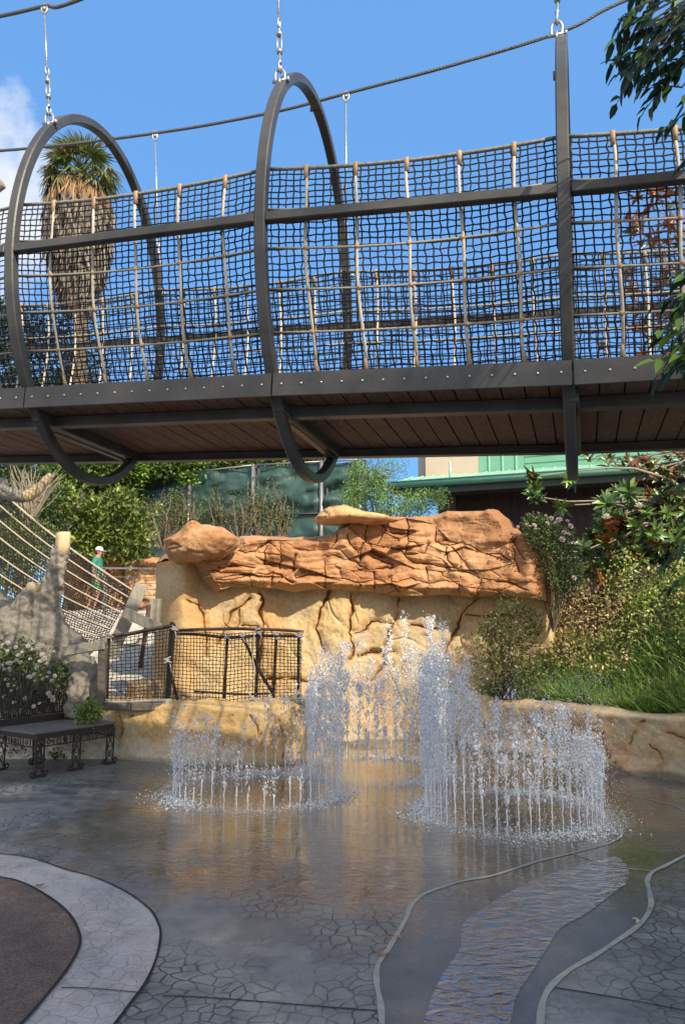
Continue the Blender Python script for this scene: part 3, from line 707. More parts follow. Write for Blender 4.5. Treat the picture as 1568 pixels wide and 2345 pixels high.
# low seat walls round the fountain
LC = [[(275, 1643), (283, 1665), (278, 1690), (270, 1725)], [(300, 1640), (330, 1650), (350, 1668)], [(420, 1700), (432, 1690), (452, 1692), (458, 1705), (455, 1735)], [(412, 1747), (413, 1715), (435, 1680)],
      [(531, 1640), (527, 1675), (517, 1695), (513, 1710)], [(570, 1640), (585, 1665), (588, 1700)], [(480, 1680), (500, 1690), (505, 1740)], [(640, 1650), (650, 1690), (648, 1735)], [(328, 1683), (345, 1692), (372, 1705)]]
def low_surf_left(U, V, X, Z, S):
    P3 = np.stack([X, Z, np.zeros_like(X)], 1); dc = np.full(U.shape, 1e9)
    Uw = U + 5 * noise3(P3 * 5, 31) + 2 * noise3(P3 * 18, 131); Vw = V + 5 * noise3(P3 * 5, 32) + 2 * noise3(P3 * 18, 132)
    for l in LC: dc = np.minimum(dc, seg_dist(Uw, Vw, l))
    pr = .06 * noise3(P3 * 2.2, 14) + .015 * fbm(P3 * 7, 4, 15) - .05 * sstep(noise3(P3 * 5, 36), -.3, .3) * np.exp(-(dc / 1.7) ** 2)
    pr += .05 * sstep(.25 - Z, 0, .25)
    n1 = .5 + .5 * noise3(P3 * 1.1, 54); n2 = .5 + .5 * fbm(P3 * 4, 4, 55)
    c = mixc(np.tile(np.array([.62, .41, .17]), (len(U), 1)), np.array([.62, .47, .27]), sstep(n1, .3, .7)); c = mixc(c, yel2, sstep(n2, .6, 1.05) * .6)
    c = mixc(c, np.array([.60, .52, .42]), sstep(.35 - Z, 0, .2) * sstep(-X, .9, 1.4) * .7)
    c = mixc(c, yel2, np.exp(-(dc / 7) ** 2) * .5); c = mixc(c, crack_brown, np.exp(-(dc / 1.6) ** 2) * .6 * sstep(noise3(P3 * 5, 36), -.3, .3))
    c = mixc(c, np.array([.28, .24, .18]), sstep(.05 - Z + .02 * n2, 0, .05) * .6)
    return pr, c
def sb(x, y): return (1241.3 + 0 * x + 0 * y)
def c4(*p): return [(1128.2 + .2806 * x, 1382.6 + .2806 * y) for x, y in p]
LR = [c4((960, 935), (880, 950), (800, 1020), (860, 1055), (910, 1050)), c4((540, 1075), (600, 1040), (680, 1010), (730, 960), (760, 900)), c4((1240, 945), (1170, 1000), (1140, 1080), (1110, 1140), (1050, 1150), (1080, 1190)),
      c4((760, 1020), (840, 1045), (900, 1075)), c4((910, 1060), (880, 1120), (920, 1190), (940, 1250)), c4((1410, 1050), (1480, 1070), (1568, 1110)), c4((1290, 1160), (1340, 1210), (1380, 1300), (1320, 1340)), c4((980, 1330), (1010, 1290), (1090, 1280)),
      c4((390, 840), (385, 920)), c4((450, 1130), (470, 1080), (520, 1050)), [(1200, 1650), (1230, 1665), (1240, 1690)], [(1080, 1640), (1110, 1660), (1130, 1700)]]
def low_surf_right(U, V, X, Z, S):
    P3 = np.stack([S, Z, np.zeros_like(X)], 1); dc = np.full(U.shape, 1e9)
    Uw = U + 6 * noise3(P3 * 5, 31) + 3 * noise3(P3 * 18, 131); Vw = V + 6 * noise3(P3 * 5, 32) + 3 * noise3(P3 * 18, 132)
    for l in LR: dc = np.minimum(dc, seg_dist(Uw, Vw, l))
    pr = .04 * noise3(P3 * 2.2, 24) + .012 * fbm(P3 * 7, 4, 25) - .05 * sstep(noise3(P3 * 6, 36), -.4, .3) * np.exp(-(dc / 2.2) ** 2)
    pr += .07 * sstep(.2 - Z, 0, .25) + .02 * fbm(P3 * np.array([9, 9, 9]), 3, 26) * sstep(.14 - Z, 0, .12)
    n1 = .5 + .5 * noise3(P3 * 1.1, 57); n2 = .5 + .5 * fbm(P3 * 3, 4, 58)
    c = mixc(np.tile(np.array([.62, .49, .30]), (len(U), 1)), np.array([.60, .41, .22]), sstep(n1, .35, .7)); c = mixc(c, np.array([.52, .44, .28]), sstep(n2, .45, .9) * .7)
    c = mixc(c, np.array([.48, .22, .08]), np.exp(-(dc / 9) ** 2) * .6); c = mixc(c, crack_brown, np.exp(-(dc / 2.2) ** 2) * .75 * sstep(noise3(P3 * 6, 36), -.4, .3))
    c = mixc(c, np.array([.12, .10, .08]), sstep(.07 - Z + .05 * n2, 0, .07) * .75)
    return pr, c
def low_path(px, h):
    return [(gp(u, v).x, gp(u, v).y, h + 0.02 * math.sin(i * 1.9)) for i, (u, v) in enumerate(px)]
lw = empty('seat_wall', (-1.8, 9.3, 0), 'low sunlit cream plaster wall under the rope net fence', 'low wall')
LPX = [(205, 1722), (232, 1732), (269, 1738), (340, 1743), (412, 1748), (470, 1752), (531, 1753), (600, 1751), (675, 1747), (715, 1740), (735, 1728), (742, 1712)]
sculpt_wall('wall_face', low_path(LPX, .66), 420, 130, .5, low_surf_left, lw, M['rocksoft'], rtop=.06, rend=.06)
rw = empty('seat_wall', (3.0, 8.9, 0), 'low cracked tan wall holding back the grassy slope at the right', 'low wall')
RPX = [(985, 1688), (1041, 1699), (1098, 1716), (1218, 1735), (1300, 1747), (1378, 1760), (1446, 1772), (1568, 1790), (1700, 1818), (1900, 1860)]
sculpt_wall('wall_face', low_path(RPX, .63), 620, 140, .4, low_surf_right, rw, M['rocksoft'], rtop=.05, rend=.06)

# earth behind the low walls
ry = lerp_path([gp(u, v) for u, v in RPX])
def zr(x, y):
    d = np.clip(y - (ry(x) + .42), 0, None); return .60 + 1.45 * sstep(d, .0, 3.0) * np.clip(x - 1.2, 0, 1.6) / 1.6 - 2 * sstep(ry(x) + .25 - y, 0, .12) - 1.5 * sstep(2.0 - x, 0, .4)
terrain('planted_slope', np.linspace(1.6, 9, 120), np.linspace(6.0, 13.5, 130), zr, M['soil'], .06)
def zl(x, y):
    return .55 + 1.15 * sstep(y, 9.6, 15) + .25 * sstep(y, 15, 20) - 2.5 * sstep(9.25 - y, 0, .12)
terrain('rubble_slope', np.linspace(-14, -2.55, 90), np.linspace(8.8, 20, 120), zl, M['gravel'], .07)
def zt(x, y): return np.where(x < -2.4, zl(x, y) - .05, 1.93 - 3 * sstep(12.0 - y, 0, .25))
terrain('upper_terrace', np.concatenate([np.linspace(-60, -14, 12), np.linspace(-13, 9, 70), np.linspace(10, 60, 14)]), np.concatenate([np.linspace(11.7, 20, 60), np.linspace(21, 120, 30)]), zt, M['soil'], .02)

def plain_rock(name, outline, y, depth, label, seed, cat='rock', group=None, colA=red2, colB=red):
    o = boulder(name, outline, y, depth, None, seed, colA, colB, .04, (70, 110)); tag(o, label, cat, group); return o
plain_rock('rock_outcrop', [(160, 1275), (200, 1272), (249, 1268), (296, 1266), (305, 1300), (310, 1360), (300, 1430), (180, 1430), (150, 1350)], 22.0, .7, 'orange sandstone outcrop behind the walking person, left of the grey handrail post', 81)
plain_rock('rock_outcrop', [(285, 1282), (320, 1275), (350, 1278), (392, 1282), (400, 1300), (398, 1430), (300, 1430), (290, 1350)], 21.7, .7, 'stepped sandstone outcrop behind the handrail post, against the end of the tall wall', 83, colA=np.array([.66, .45, .24]))
plain_rock('rock_outcrop', [(318, 1284), (350, 1275), (390, 1282), (392, 1298), (350, 1300), (320, 1296)], 21.2, .5, 'flat topped orange boulder lying on the outcrop beside the tall wall', 85)
plain_rock('rock_outcrop', [(366, 1296), (398, 1290), (402, 1360), (400, 1440), (360, 1440), (364, 1360)], 11.5, .25, 'narrow yellow rock pillar bearing the oval plaque', 87, colA=np.array([.62, .50, .28]), colB=yel)
plain_rock('rock_outcrop', [(1525, 1240), (1560, 1228), (1640, 1232), (1660, 1300), (1600, 1340), (1530, 1325)], 11.8, .5, 'orange boulder at the right edge behind the magnolia', 89)
plain_rock('rock_outcrop', [(292, 1560), (330, 1552), (378, 1556), (392, 1580), (388, 1615), (290, 1615)], 9.75, .25, 'squat brown rock behind the net fence at the foot of the wall', 91, colA=np.array([.40, .28, .15]), colB=np.array([.48, .34, .2]))

# ------------------------------------------------------------------ foliage
def basis(A, Nn):
    A = A / (np.linalg.norm(A, axis=1)[:, None] + 1e-9)
    Nn = Nn - A * (A * Nn).sum(1)[:, None]; l = np.linalg.norm(Nn, axis=1)[:, None]
    Nn = np.where(l < 1e-3, np.cross(A, [1, .3, .2]), Nn); Nn /= np.linalg.norm(Nn, axis=1)[:, None]
    return A, Nn, np.cross(A, Nn)

def leaf_mesh(name, P, A, Nn, Ln, Wd, C, material, parent=None, fold=.18, droop=.12, fine=False, smooth=False):
    P = np.asarray(P, float); n = len(P); A, Nn, S = basis(np.asarray(A, float), np.asarray(Nn, float))
    Ln = np.broadcast_to(Ln, (n,))[:, None]; Wd = np.broadcast_to(Wd, (n,))[:, None]
    if not fine:
        V = np.stack([P, P + A * Ln * .45 + S * Wd * .5 + Nn * Wd * fold, P + A * Ln - Nn * Ln * droop, P + A * Ln * .45 - S * Wd * .5 + Nn * Wd * fold], 1)
        T = np.array([[0, 1, 2], [0, 2, 3]])
    else:
        def mid(t, d): return P + A * Ln * t - Nn * Ln * d
        m0 = P; m1 = mid(.3, -.02); m2 = mid(.65, droop * .35); tip = mid(1.0, droop)
        up = Nn * Wd * fold
        V = np.stack([m0, m1, m2, tip, mid(.25, -.02) + S * Wd * .46 + up, mid(.62, droop * .35) + S * Wd * .40 + up, mid(.25, -.02) - S * Wd * .46 + up, mid(.62, droop * .35) - S * Wd * .40 + up, mid(.86, droop * .7) + S * Wd * .17 + up * .5, mid(.86, droop * .7) - S * Wd * .17 + up * .5], 1)
        T = np.array([[0, 4, 1], [1, 4, 5], [1, 5, 2], [2, 5, 8], [2, 8, 3], [0, 1, 6], [1, 7, 6], [1, 2, 7], [2, 9, 7], [2, 3, 9]])
    k = V.shape[1]; Fq = (np.arange(n)[:, None, None] * k + T[None]).reshape(-1, 3)
    return np_mesh(name, V.reshape(-1, 3), Fq, material, parent, np.repeat(np.asarray(C, float), k, 0), smooth)

def pal(n, cols, w=None, var=.2, rs=None):
    rs = rs or R; cols = np.array(cols); i = rs.choice(len(cols), n, p=w)
    return np.clip(cols[i] * (1 + var * rs.randn(n))[:, None], .004, 1)

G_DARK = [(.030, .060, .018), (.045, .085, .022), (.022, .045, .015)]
G_MID = [(.065, .12, .025), (.10, .16, .03), (.045, .085, .02), (.14, .19, .04)]
G_YEL = [(.17, .21, .035), (.24, .26, .05), (.11, .15, .03), (.30, .28, .08)]
G_DRY = [(.34, .22, .10), (.42, .29, .15), (.22, .13, .06), (.16, .15, .05)]

def clump_leaves(cl, per, ln, wd, cols, rs, up=.5, spread=.33, out=.7, w=None, var=.22, clvar=.25, shape=(1, 1, 1)):
    cl = np.asarray(cl, float); idx = np.repeat(np.arange(len(cl)), np.maximum(1, (per * rs.uniform(.6, 1.4, len(cl))).astype(int))); n = len(idx)
    D = rs.randn(n, 3); D /= np.linalg.norm(D, axis=1)[:, None]
    rr = rs.uniform(.25, 1, n) ** .6
    P = cl[idx, :3] + D * (rr * cl[idx, 3])[:, None] * np.array(shape)
    A = D * out + rs.randn(n, 3) * .6 + np.array([0, 0, .1]); Nn = rs.randn(n, 3) * .55 + np.array([0, 0, up]) + D * .3 + np.array(SUN) * .35
    C = pal(n, cols, w, var, rs) * (1 + clvar * rs.randn(len(cl)))[idx, None].clip(.45, 1.7)
    return P, A, Nn, ln * rs.uniform(.6, 1.25, n), wd * rs.uniform(.7, 1.2, n), C

def branchy(root, tips, r0, rs, name='trunk', material=None, parent=None, n=6, rt=.25, sag=.12):
    parts = []
    for t in tips:
        a = Vector(root); b_ = Vector(t[:3]); d = (b_ - a).length
        off = Vector(rs.randn(3) * sag * d * .5)
        pts = []
        for k in range(n + 1):
            f = k / n; p = a.lerp(b_, f) + off * math.sin(f * math.pi) + Vector((0, 0, sag * d * math.sin(f * math.pi) * .6)) + Vector(rs.randn(3) * .012 * d * (0 < k))
            pts.append(p)
        V, Fq, _ = tube_np(pts, np.linspace(r0, r0 * rt, n + 1), 6); parts.append((V, Fq))
    V, Fq = merge(parts); return np_mesh(name, V, Fq, material or M['bark'], parent)

def shrub(name, base, clumps, per, ln, wd, cols, label, cat='bush', group=None, seed=1, nb=12, br=.02, material=None, barkm=None, fine=False, w=None, stems=True, up=.5, out=.7, fold=.18, clvar=.25, leafname='foliage', sag=.12, droop=.12):
    rs = np.random.RandomState(seed); t = empty(name, base, label, cat, group)
    P, A, Nn, Ln, Wd, C = clump_leaves(clumps, per, ln, wd, cols, rs, up=up, w=w, out=out, clvar=clvar)
    leaf_mesh(leafname, P, A, Nn, Ln, Wd, C, material or M['leaf'], t, fold=fold, fine=fine, droop=droop)
    if stems:
        idx = rs.choice(len(clumps), min(nb, len(clumps)), replace=False); branchy(base, [clumps[i] for i in idx], br, rs, 'stem', barkm or M['twig'], t, sag=sag)
    return t

def px_clumps(poly, y, dy, n, r, rs, edge=0):
    """clump centres spread through a volume: an outline seen in the picture, given real depth"""
    us = [p[0] for p in poly]; vs = [p[1] for p in poly]; out = []
    while len(out) < n:
        u = rs.uniform(min(us), max(us)); v = rs.uniform(min(vs), max(vs)); c = False; j = len(poly) - 1
        for i in range(len(poly)):
            if (poly[i][1] > v) != (poly[j][1] > v) and u < (poly[j][0] - poly[i][0]) * (v - poly[i][1]) / (poly[j][1] - poly[i][1]) + poly[i][0]: c = not c
            j = i
        if c:
            p = at(u, v, y + rs.uniform(-dy, dy)); out.append((p.x, p.y, p.z, r * rs.uniform(.6, 1.35)))
    return np.array(out)

# ------------------------------------------------------------------ rope bridge
HC = [(-3.86, 6.45, 4.37), (-2.04, 5.863, 4.264), (-.23, 5.309, 4.176), (1.584, 4.888, 4.113), (3.42, 4.50, 4.10)]
HG = [.27, .250, .262, .315, .30]
HA, HB = 1.07, 1.506
def hp(i, p, q):
    k = min(int(math.floor(i)), 3); f = i - k
    c = Vector(HC[k]).lerp(Vector(HC[k + 1]), f); g_ = HG[k] * (1 - f) + HG[k + 1] * f
    # gentle catenary curvature between hoops is negligible for the steel deck
    return c + Vector((math.sin(g_), math.cos(g_), 0)) * p + Vector((0, 0, q))
def ell(q, sc=1.0): return HA * sc * math.sqrt(max(0, 1 - (q / (HB * sc)) ** 2))

bridge = empty('rope_bridge', (-.23, 5.309, 0), 'hanging footbridge of dark steel hoops, black rope net sides and a plank deck', 'footbridge')
def sweep_hoop(i):
    n = 120; c = Vector(HC[i]); g_ = HG[i]; e = Vector((math.sin(g_), math.cos(g_), 0)); ax = Vector((math.cos(g_), -math.sin(g_), 0)); up = Vector((0, 0, 1))
    w, h, b_ = .036, .036, .008
    prof = [(-w, -h + b_), (-w + b_, -h), (w - b_, -h), (w, -h + b_), (w, h - b_), (w - b_, h), (-w + b_, h), (-w, h - b_)]
    V = []; Fs = []
    for k in range(n):
        a = 2 * math.pi * k / n; P = c + e * HA * math.cos(a) + (up + ax * {1: 0, 2: .010, 3: .024}[i]) * HB * math.sin(a)
        nn = (e * HB * math.cos(a) + up * HA * math.sin(a)).normalized()
        for (x_, y_) in prof: V.append(P + ax * x_ + nn * y_)
    m_ = len(prof)
    for k in range(n):
        for j in range(m_): Fs.append((k * m_ + j, k * m_ + (j + 1) % m_, ((k + 1) % n) * m_ + (j + 1) % m_, ((k + 1) % n) * m_ + j))
    return MB().add(V, Fs)
for i in (1, 2, 3):
    o = sweep_hoop(i).build('hoop', M['steel'], bridge)
    s_ = MB(); a = math.radians(88)
    c = Vector(HC[i]); e = Vector((math.sin(HG[i]), math.cos(HG[i]), 0)); pp = c + e * HA * math.cos(a) + Vector((0, 0, HB * math.sin(a)))
    s_.box(pp, (.078, .004, .078), Matrix.Rotation(-HG[i], 3, 'Z')); s_.build('weld_seam', M['black'], o)
    k = MB().bar(hp(i, -.50, -1.245), hp(i, .62, -1.245), .05, .012, bev=.002); k.build('cross_tie', M['galv'] if 0 else M['steel'], bridge)
    k = MB().bar(hp(i, -.70, -1.17), hp(i, .70, -1.17), .06, .08, bev=.006); k.build('cross_beam', M['steel'], bridge)
for sgn, q in ((-1, -.08), (1, .08)):
    for i in range(4):
        MB().bar(hp(i + .02, sgn * HA, q), hp(i + .98, sgn * HA, q), .062, .062, bev=.006).build('mid_rail', M['steel'], bridge)
bm_ = None
for i in range(4):
    for sgn in (-1, 1):
        p = sgn * .835
        f = MB().bar(hp(i + .003, p, -1.078), hp(i + .997, p, -1.078), .012, .15, bev=.002).build('fascia', M['steel'], bridge)
        if sgn < 0 or 1:
            MB().bar(hp(i, sgn * .80, -1.10), hp(i + 1, sgn * .80, -1.10), .04, .07).build('edge_beam', M['steel'], bridge)
        if sgn < 0:
            nb = 14
            for k in range(nb):
                c = hp(i + (k + .5) / nb, p - .008, -1.085)
                if bm_ is None:
                    bm_ = MB().ball((0, 0, 0), .0085, 0, (1, .6, 1)).build('bolt', M['bolt'], None, True); bb = bm_
                    bb.parent = f; bb.location = c - Vector(root_of(bridge))
                else:
                    bb = bm_.copy(); COL.objects.link(bb); bb.parent = f; bb.location = c - Vector(root_of(bridge))
    for p, h in ((-.50, .07), (.76, .06)):
        MB().bar(hp(i, p, -1.13 - h / 2), hp(i + 1, p, -1.13 - h / 2), .05, h, bev=.004).build('stringer', M['steel'], bridge)
        MB().bar(hp(i, p, -1.135 - h), hp(i + 1, p, -1.135 - h), .08, .01).build('flange', M['steel'], bridge)
# deck planks lie across
dk = MB(); npl = 13
for i in range(4):
    for k in range(npl):
        f0 = i + k / npl + .003; f1 = i + (k + 1) / npl - .003; z0, z1 = -1.125 + rnd.uniform(-.002, .002), -1.09
        V = [hp(f, p, z) for z in (z0, z1) for f in (f0, f1) for p in (-.79, .79)]
        dk.add(V, [(0, 1, 3, 2), (4, 6, 7, 5), (0, 4, 5, 1), (2, 3, 7, 6), (0, 2, 6, 4), (1, 5, 7, 3)])
dk.build('deck', M['plank'], bridge)
MB().add([hp(i, p, -1.085) for i in range(5) for p in (-.78, .78)], [(2 * i, 2 * i + 2, 2 * i + 3, 2 * i + 1) for i in range(4)]).build('deck_membrane', M['black'], bridge)

def net_panel(fn, ns, nt, r, rs, jit=.16, zig=.10):
    S_, T_ = np.meshgrid(np.arange(ns + 1), np.arange(nt + 1), indexing='ij')
    zz = (S_ + T_) % 2 * 2 - 1
    s = (S_ + zig * zz + jit * rs.randn(*S_.shape) * .5 * ((S_ > 0) & (S_ < ns))) / ns; t = (T_ + zig * zz * .6 + jit * rs.randn(*S_.shape) * .5 * ((T_ > 0) & (T_ < nt))) / nt
    t = t + .25 / nt * np.sin(s * 9 + rs.rand() * 6) * np.sin(t * math.pi)
    P = fn(np.clip(s, 0, 1), np.clip(t, 0, 1)); parts = []
    for i in range(ns + 1): V, Fq, _ = tube_np(P[i], r, 4); parts.append((V, Fq))
    for j in range(nt + 1): V, Fq, _ = tube_np(P[:, j], r, 4); parts.append((V, Fq))
    return merge(parts)
rsn = np.random.RandomState(12)
def bridge_fn(i, sgn, q0, q1):
    def fn(s, t):
        out = np.zeros(s.shape + (3,)); sag = .05 * 4 * s * (1 - s)
        q = q0 + (q1 - sag - q0) * t; sc = .955
        bulge = .03 * np.sin(s * math.pi) * np.sin(t * math.pi)
        p = sgn * (HA * sc * np.sqrt(np.clip(1 - (q / (HB * sc)) ** 2, 0, 1)) - bulge)
        c = np.array(HC[i])[None, None] * (1 - s[..., None]) + np.array(HC[i + 1])[None, None] * s[..., None]; g_ = HG[i] * (1 - s) + HG[i + 1] * s
        out[..., 0] = c[..., 0] + np.sin(g_) * p; out[..., 1] = c[..., 1] + np.cos(g_) * p; out[..., 2] = c[..., 2] + q
        return out
    return fn
def arr(fn, s, t):
    return fn(np.array([[s]]), np.array([[t]]))[0, 0]
for i in range(4):
    for sgn, q1 in ((-1, .30), (1, .55)):
        fn = bridge_fn(i, sgn, -1.0, q1)
        V, Fq = net_panel(fn, 38, 31 if sgn < 0 else 34, .0050, rsn, .12, .05); np_mesh('net', V, Fq, M['net'], bridge)
        MB().tube([arr(fn, s, 1) for s in np.linspace(0.01, .99, 14)], .0125, 7).build('top_rope', M['toprope'], bridge, True)
        # lashing wraps along the top rope
        lv = [j / 5 * (.97) for j in range(1, 5)]
        for t_ in lv:
            MB().tube([arr(fn, s, t_) for s in np.linspace(0.01, .99, 10)], .0078, 6).build('side_rope', M['ropegrey'], bridge, True)
        for k in range(5):
            s_ = (k + .85) / 5.7
            up_ = MB().tube([arr(fn, s_ + .004 * math.sin(t_ * 9 + k), t_) for t_ in np.linspace(0.02, .985, 12)], .0108, 7).build('upright_rope', M['rod'], bridge, True)
            tp = Vector(arr(fn, s_, 1)); MB().tube([arr(fn, s_, .94), arr(fn, s_, .985), tp + Vector((0, 0, .012)), tp + Vector((.012, 0, .012))], [.014, .017, .019, .013], 7).build('clamp', M['clamp'], up_, True)
            MB().tube([arr(fn, s_, 0.0), arr(fn, s_, .03), arr(fn, s_, .07)], [.018, .017, .011], 7).build('clamp', M['clamp'], up_, True)
            for t_ in lv: MB().ball(tuple(arr(fn, s_, t_)), .018, 0).build('knot', M['clamp'], up_, True)

def helix_cable(name, pts, r, label, group):
    P = np.array([tuple(p) for p in smooth_line(pts, 10)]); P, s = resample3(P, .022)
    T = np.gradient(P, axis=0); T /= np.linalg.norm(T, axis=1)[:, None]; n1 = np.cross(T, [0, 0, 1.]); n1 /= np.linalg.norm(n1, axis=1)[:, None]; n2 = np.cross(T, n1)
    parts = []
    for k in range(6):
        a = s / .17 * 2 * np.pi + k * np.pi / 3
        Q = P + (n1 * np.cos(a)[:, None] + n2 * np.sin(a)[:, None]) * r * .62
        V, Fq, _ = tube_np(Q, r * .40, 5); parts.append((V, Fq))
    V, Fq = merge(parts); o = np_mesh(name, V, Fq, M['wirerope']); return tag(o, label, 'cable', group)
def resample3(P, step):
    d = np.concatenate([[0], np.cumsum(np.linalg.norm(np.diff(P, axis=0), axis=1))]); s = np.arange(0, d[-1], step)
    return np.stack([np.interp(s, d, P[:, k]) for k in range(3)], 1), s
HN = {1: (102, 14, 5.35), 2: (634, -190, 4.85), 3: (1283, -330, 4.35)}
HF = {1: (355, 305, 6.85), 2: (792, 214, 6.30), 3: (1292, 70, 5.85)}
helix_cable('support_cable', [at(-520, 120, 6.1), at(-260, 88, 5.8), at(0, 37, 5.45), at(*HN[1]), at(180, 0, 5.28), at(*HN[2]), at(*HN[3]), at(1750, -460, 4.1)], .016, 'thick wire support cable cutting the top left corner, nearer of the two', None)
helix_cable('support_cable', [at(-420, 360, 7.8), at(0, 345, 7.3), at(*HF[1]), at(620, 258, 6.5), at(*HF[2]), at(1050, 145, 6.05), at(*HF[3]), at(1420, 6, 5.75), at(1750, -120, 5.5)], .016, 'thick wire support cable running behind the hoops across the sky', None)

def hanger(A, B, label, rodlen=.25, side=Vector((1, 0, 0)), edge=None):
    A = Vector(A); B = Vector(B); t = empty('cable_hanger', tuple(B), label, 'hanger', 'hangers between cables and hoops')
    d = (A - B); L = d.length; d.normalize(); e = Vector((math.sin(.26), math.cos(.26), 0)); ax = Vector((math.cos(.26), -math.sin(.26), 0))
    at_ = lambda x: B + d * x
    sh = MB(); c = at_(.075)
    pts = [c - d * .06 + ax * .032, c + ax * .034, c + d * .035 + ax * .018, c + d * .045, c + d * .035 - ax * .018, c - ax * .034, c - d * .06 - ax * .032]
    sh.tube(smooth_line(pts, 4), .010, 7); sh.tube([c - d * .06 - ax * .055, c - d * .06 + ax * .055], .013, 8); sh.tube([c - d * .06 + ax * .05, c - d * .06 + ax * .066], .02, 6)
    sh.bar(B - d * .03, c - d * .05, .05, .014, up=ax); sh.build('shackle', M['galv'], t, True)
    x = .11
    MB().torus(at_(x + .03), d, e, .045, .024, .008).build('link', M['galv'], t, True)
    x += .06; MB().tube([at_(x), at_(x + .02), at_(x + .03), at_(x + .12)], [.013, .016, .008, .008], 7).build('threaded_rod', M['galv'], t, True)
    x += .11; tb = MB()
    for q in (-1, 1): tb.tube([at_(x) + ax * .016 * q, at_(x + .17) + ax * .016 * q], .0065, 6)
    tb.tube([at_(x - .012), at_(x + .02)], .02, 8); tb.tube([at_(x + .15), at_(x + .185)], .02, 8); tb.build('turnbuckle', M['galv'], t, True)
    x += .18; MB().tube([at_(x), at_(x + .05)], [.008, .008], 6).build('threaded_rod', M['galv'], t, True)
    x += .05; k = 0
    while x < min(L - .30, .55 + .0):
        MB().torus(at_(x + .035), d, ax if k % 2 else e, .045, .022, .008).build('link', M['galv'], t, True); x += .065; k += 1
        if k > 3: break
    MB().tube([at_(x), at_(L - .10)], .008, 6).build('threaded_rod', M['galv'], t, True)
    cl = MB(); c = at_(L - .03)
    cl.tube(smooth_line([c - d * .06, c - d * .02 + ax * .026, c + d * .035 + ax * .02, c + d * .05, c + d * .035 - ax * .02, c - d * .02 - ax * .026, c - d * .06], 4), .009, 6)
    cl.ball(tuple(c), .018, 0); cl.build('cable_clamp', M['galv'], t, True)
    return t
def top_pt(i, p): return hp(i, p, HB * math.sqrt(1 - (p / HA) ** 2) + .04)
for i, lab in ((1, 'chain hanger holding the left hoop, hooked to the cable in the top left corner'), (2, 'chain hanger rising out of the picture from the middle hoop'), (3, 'chain hanger at the very top of the right hoop')):
    hanger(at(*HN[i]), top_pt(i, {1: -.76, 2: -.76, 3: -.6}[i]), lab)
for i, lab in ((1, 'thin chain hanger on the far side of the left hoop'), (2, 'thin chain hanger on the far side of the middle hoop')):
    hanger(at(*HF[i]), hp(i, .97 * HA * .98, .52), lab)

# ------------------------------------------------------------------ fountain jets
ICO = None
def ico():
    g_ = (1 + 5 ** .5) / 2
    v = np.array([(-1, g_, 0), (1, g_, 0), (-1, -g_, 0), (1, -g_, 0), (0, -1, g_), (0, 1, g_), (0, -1, -g_), (0, 1, -g_), (g_, 0, -1), (g_, 0, 1), (-g_, 0, -1), (-g_, 0, 1)]) / math.sqrt(1 + g_ * g_)
    f = np.array([(0, 11, 5), (0, 5, 1), (0, 1, 7), (0, 7, 10), (0, 10, 11), (1, 5, 9), (5, 11, 4), (11, 10, 2), (10, 7, 6), (7, 1, 8), (3, 9, 4), (3, 4, 2), (3, 2, 6), (3, 6, 8), (3, 8, 9), (4, 9, 5), (2, 4, 11), (6, 2, 10), (8, 6, 7), (9, 8, 1)])
    return v, f
IV, IF = ico()
def drops(P, r, st, rs):
    n = len(P); V = IV[None] * (1 + .28 * rs.randn(n, 12, 1)); V = V * r[:, None, None]; V[..., 2] *= st[:, None]
    V[..., 0] += V[..., 2] * (rs.randn(n) * .25)[:, None]
    V = V + P[:, None, :]
    return V.reshape(-1, 3), (np.arange(n)[:, None, None] * 12 + IF[None]).reshape(-1, 3)
def jet_mesh(h, rs, dens):
    # unbroken thread for the first third, then beads, then spreading drops and fall-back
    h0 = h * rs.uniform(.28, .5); zz = np.linspace(0, h0, 14); lean = rs.randn(2) * .012
    rr = .0032 + .0014 * np.abs(np.sin(zz * 31 + rs.rand() * 6)) * (zz > h0 * .3) + .002 * (zz / h0)
    V1, F1, _ = tube_np(np.stack([lean[0] * zz + .002 * rs.randn(14), lean[1] * zz + .002 * rs.randn(14), zz], 1), rr, 5)
    T1 = np.concatenate([F1[:, [0, 1, 2]], F1[:, [0, 2, 3]]])
    n = int(2.2 * dens * h); z = h * (1 - rs.rand(n) ** 1.25 * (1 - .28)) * rs.uniform(.9, 1.04, n)
    # gather into bursts
    nb = max(3, int(h * 7)); bz = np.sort(rs.uniform(h * .35, h, nb)); k = rs.randint(0, nb, n); m_ = rs.rand(n) < .6
    z = np.where(m_, bz[k] + rs.randn(n) * .035, z); sp = .005 + .034 * np.clip(z / h - .25, 0, 1)
    bx = rs.randn(nb, 2) * .012
    x = lean[0] * z + rs.randn(n) * sp + np.where(m_, bx[k, 0], 0); y = lean[1] * z + rs.randn(n) * sp + np.where(m_, bx[k, 1], 0)
    r = rs.gamma(1.5, .0012, n) + .0011; r = np.where(z > h * .6, r * 1.25, r)
    nf = int(n * .28); zf_ = h * rs.uniform(.02, .95, nf); ang = rs.rand(nf) * 6.28; d = np.abs(rs.randn(nf)) * .055
    P = np.stack([np.concatenate([x, d * np.cos(ang)]), np.concatenate([y, d * np.sin(ang)]), np.concatenate([z, zf_])], 1)
    r = np.concatenate([r, rs.gamma(2, .0007, nf) + .0010]); st = np.concatenate([rs.uniform(1, 2.2, n) + 2.2 * np.clip(.75 - z / h, 0, 1), rs.uniform(1, 3.2, nf)])
    V2, F2 = drops(P, r, st, rs)
    return np.concatenate([V1, V2]), np.concatenate([T1, F2 + len(V1)])
